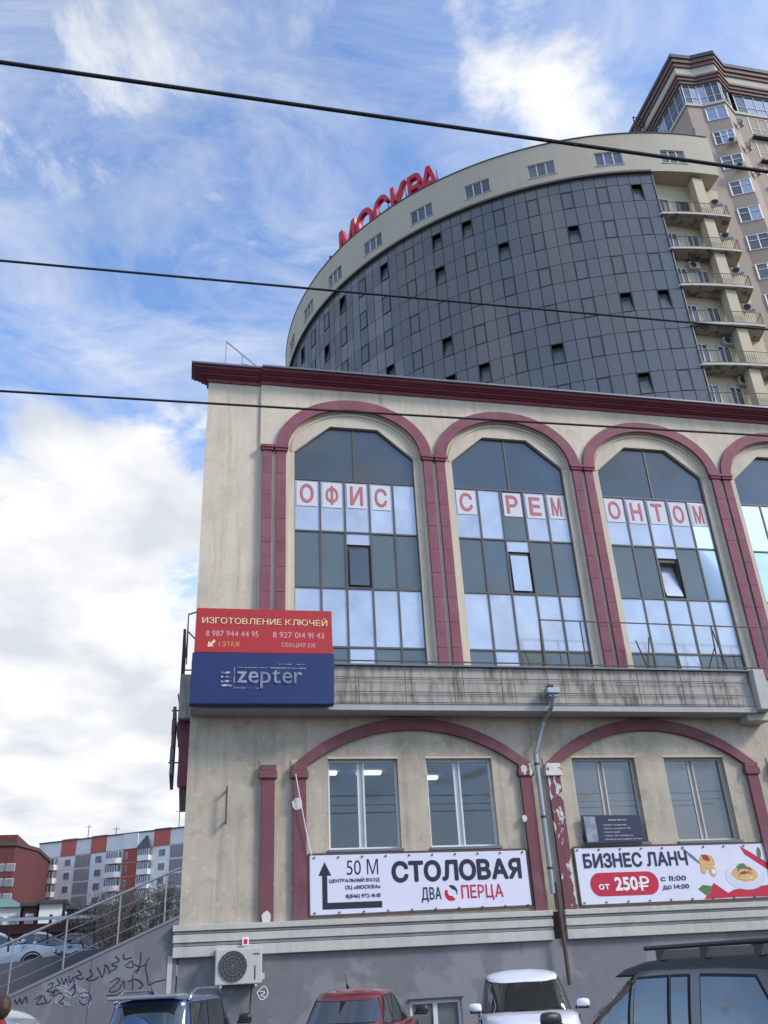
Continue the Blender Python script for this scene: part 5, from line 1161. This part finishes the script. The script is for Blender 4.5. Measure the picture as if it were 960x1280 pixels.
for i, (x, hh, lb) in enumerate(((108, 3.4, 'thin antenna on the far block near its second red panel'), (143, 2.2, 'short antenna with crossbar on the middle of the far block'), (222, 4.4, 'tall antenna at the right end of the far block'))):
    u = fs_(x); a = Vector((PA.x+u*math.cos(AA), PA.y+u*math.sin(AA)+1, zt+hh)); tag(MB().bar((a.x, a.y, zt), tuple(a), .16).bar((a.x-.8, a.y, a.z-.5), (a.x+.8, a.y, a.z-.5), .1).build('antenna', 'dark_metal'), lb, 'antenna', 'antennas on the far block')
# --- bare shrubs
def shrub(x, y, h, w, label, n=420):
    t = empty('bare_shrub', (x, y, 2.30), 0, label, 'shrub', 'bare shrubs behind the staircase')
    tr = MB(); cr_ = MB(); bd = MB()
    for s in range(9):
        a = random.uniform(0, 6.28); r_ = random.uniform(.05, .3); b = Vector((r_*math.cos(a), r_*math.sin(a), 0)); d = Vector((math.cos(a)*.35, math.sin(a)*.35, 1)).normalized(); p = b; pts = [p]
        for k in range(6): d = (d+Vector((random.gauss(0, .16), random.gauss(0, .16), .08))).normalized(); p = p+d*h/7; pts.append(p)
        tr.tube(pts, .03, 5, r1=.008)
        for k in range(n//9):
            q = pts[random.randint(1, 6)]+Vector((random.gauss(0, .06),)*3); dd = Vector((random.gauss(0, 1), random.gauss(0, 1), random.gauss(.7, .5))).normalized(); ln = random.uniform(.3, .75)*h/3.
            q2 = q+dd*ln*.5; q3 = q2+(dd+Vector((random.gauss(0, .4), random.gauss(0, .4), .3))).normalized()*ln*.5
            cr_.tube([q, q2, q3], .011, 3, r1=.004)
            for _ in range(3):
                u = q2+(q3-q2)*random.random()+Vector((random.gauss(0, .05), random.gauss(0, .05), random.gauss(0, .05))); s_ = .022
                bd.face([u+Vector((-s_, 0, -s_)), u+Vector((s_, .01, 0)), u+Vector((0, 0, s_*1.4))])
    tr.build('stems', 'bark', t, local=True); cr_.build('twigs', 'twig', t, local=True); b_ = bd.build('buds', 'bud', t, local=True)
for i, (px_, Y, yt, lb) in enumerate(((132, 33, 1122, 'bare shrub behind the dark parked sedan, leftmost of the row'), (152, 31, 1112, 'bare shrub second from the left behind the handrail'), (175, 33, 1104, 'bare shrub third from the left behind the handrail'), (198, 30, 1102, 'bare shrub fourth from the left behind the handrail'), (220, 32, 1098, 'tall bare shrub beside the building corner'))):
    p = at(px_, yt, Y); shrub(p.x, Y, p.z-2.30, 1, lb)

# ================================================================== OVERHEAD CABLES
for (xa, ya), (xb, yb), r_, lb in (((0, 78), (960, 215), .018, 'thick black overhead cable, topmost of the three across the sky'), ((0, 326), (960, 412), .0125, 'black overhead cable crossing before the glass tower, middle one'), ((0, 489), (960, 545), .0145, 'lowest black overhead cable crossing before the arches')):
    a = dirpx(xa, ya); b = dirpx(xb, yb); Z = 6.25; A = a*Z/a.z; B = b*Z/b.z; d = (B-A)
    pts = [A-d*3+Vector((0, 0, EYE+.25))]
    for i in range(-14, 33):
        u = i/8; pts.append(A+d*u+Vector((0, 0, EYE+.012*(u-.5)**2*1.)))
    tag(MB().tube(pts[1:], r_, 6).build('overhead_cable', 'gasket', smooth=True), lb, 'cable', 'overhead cables across the street')
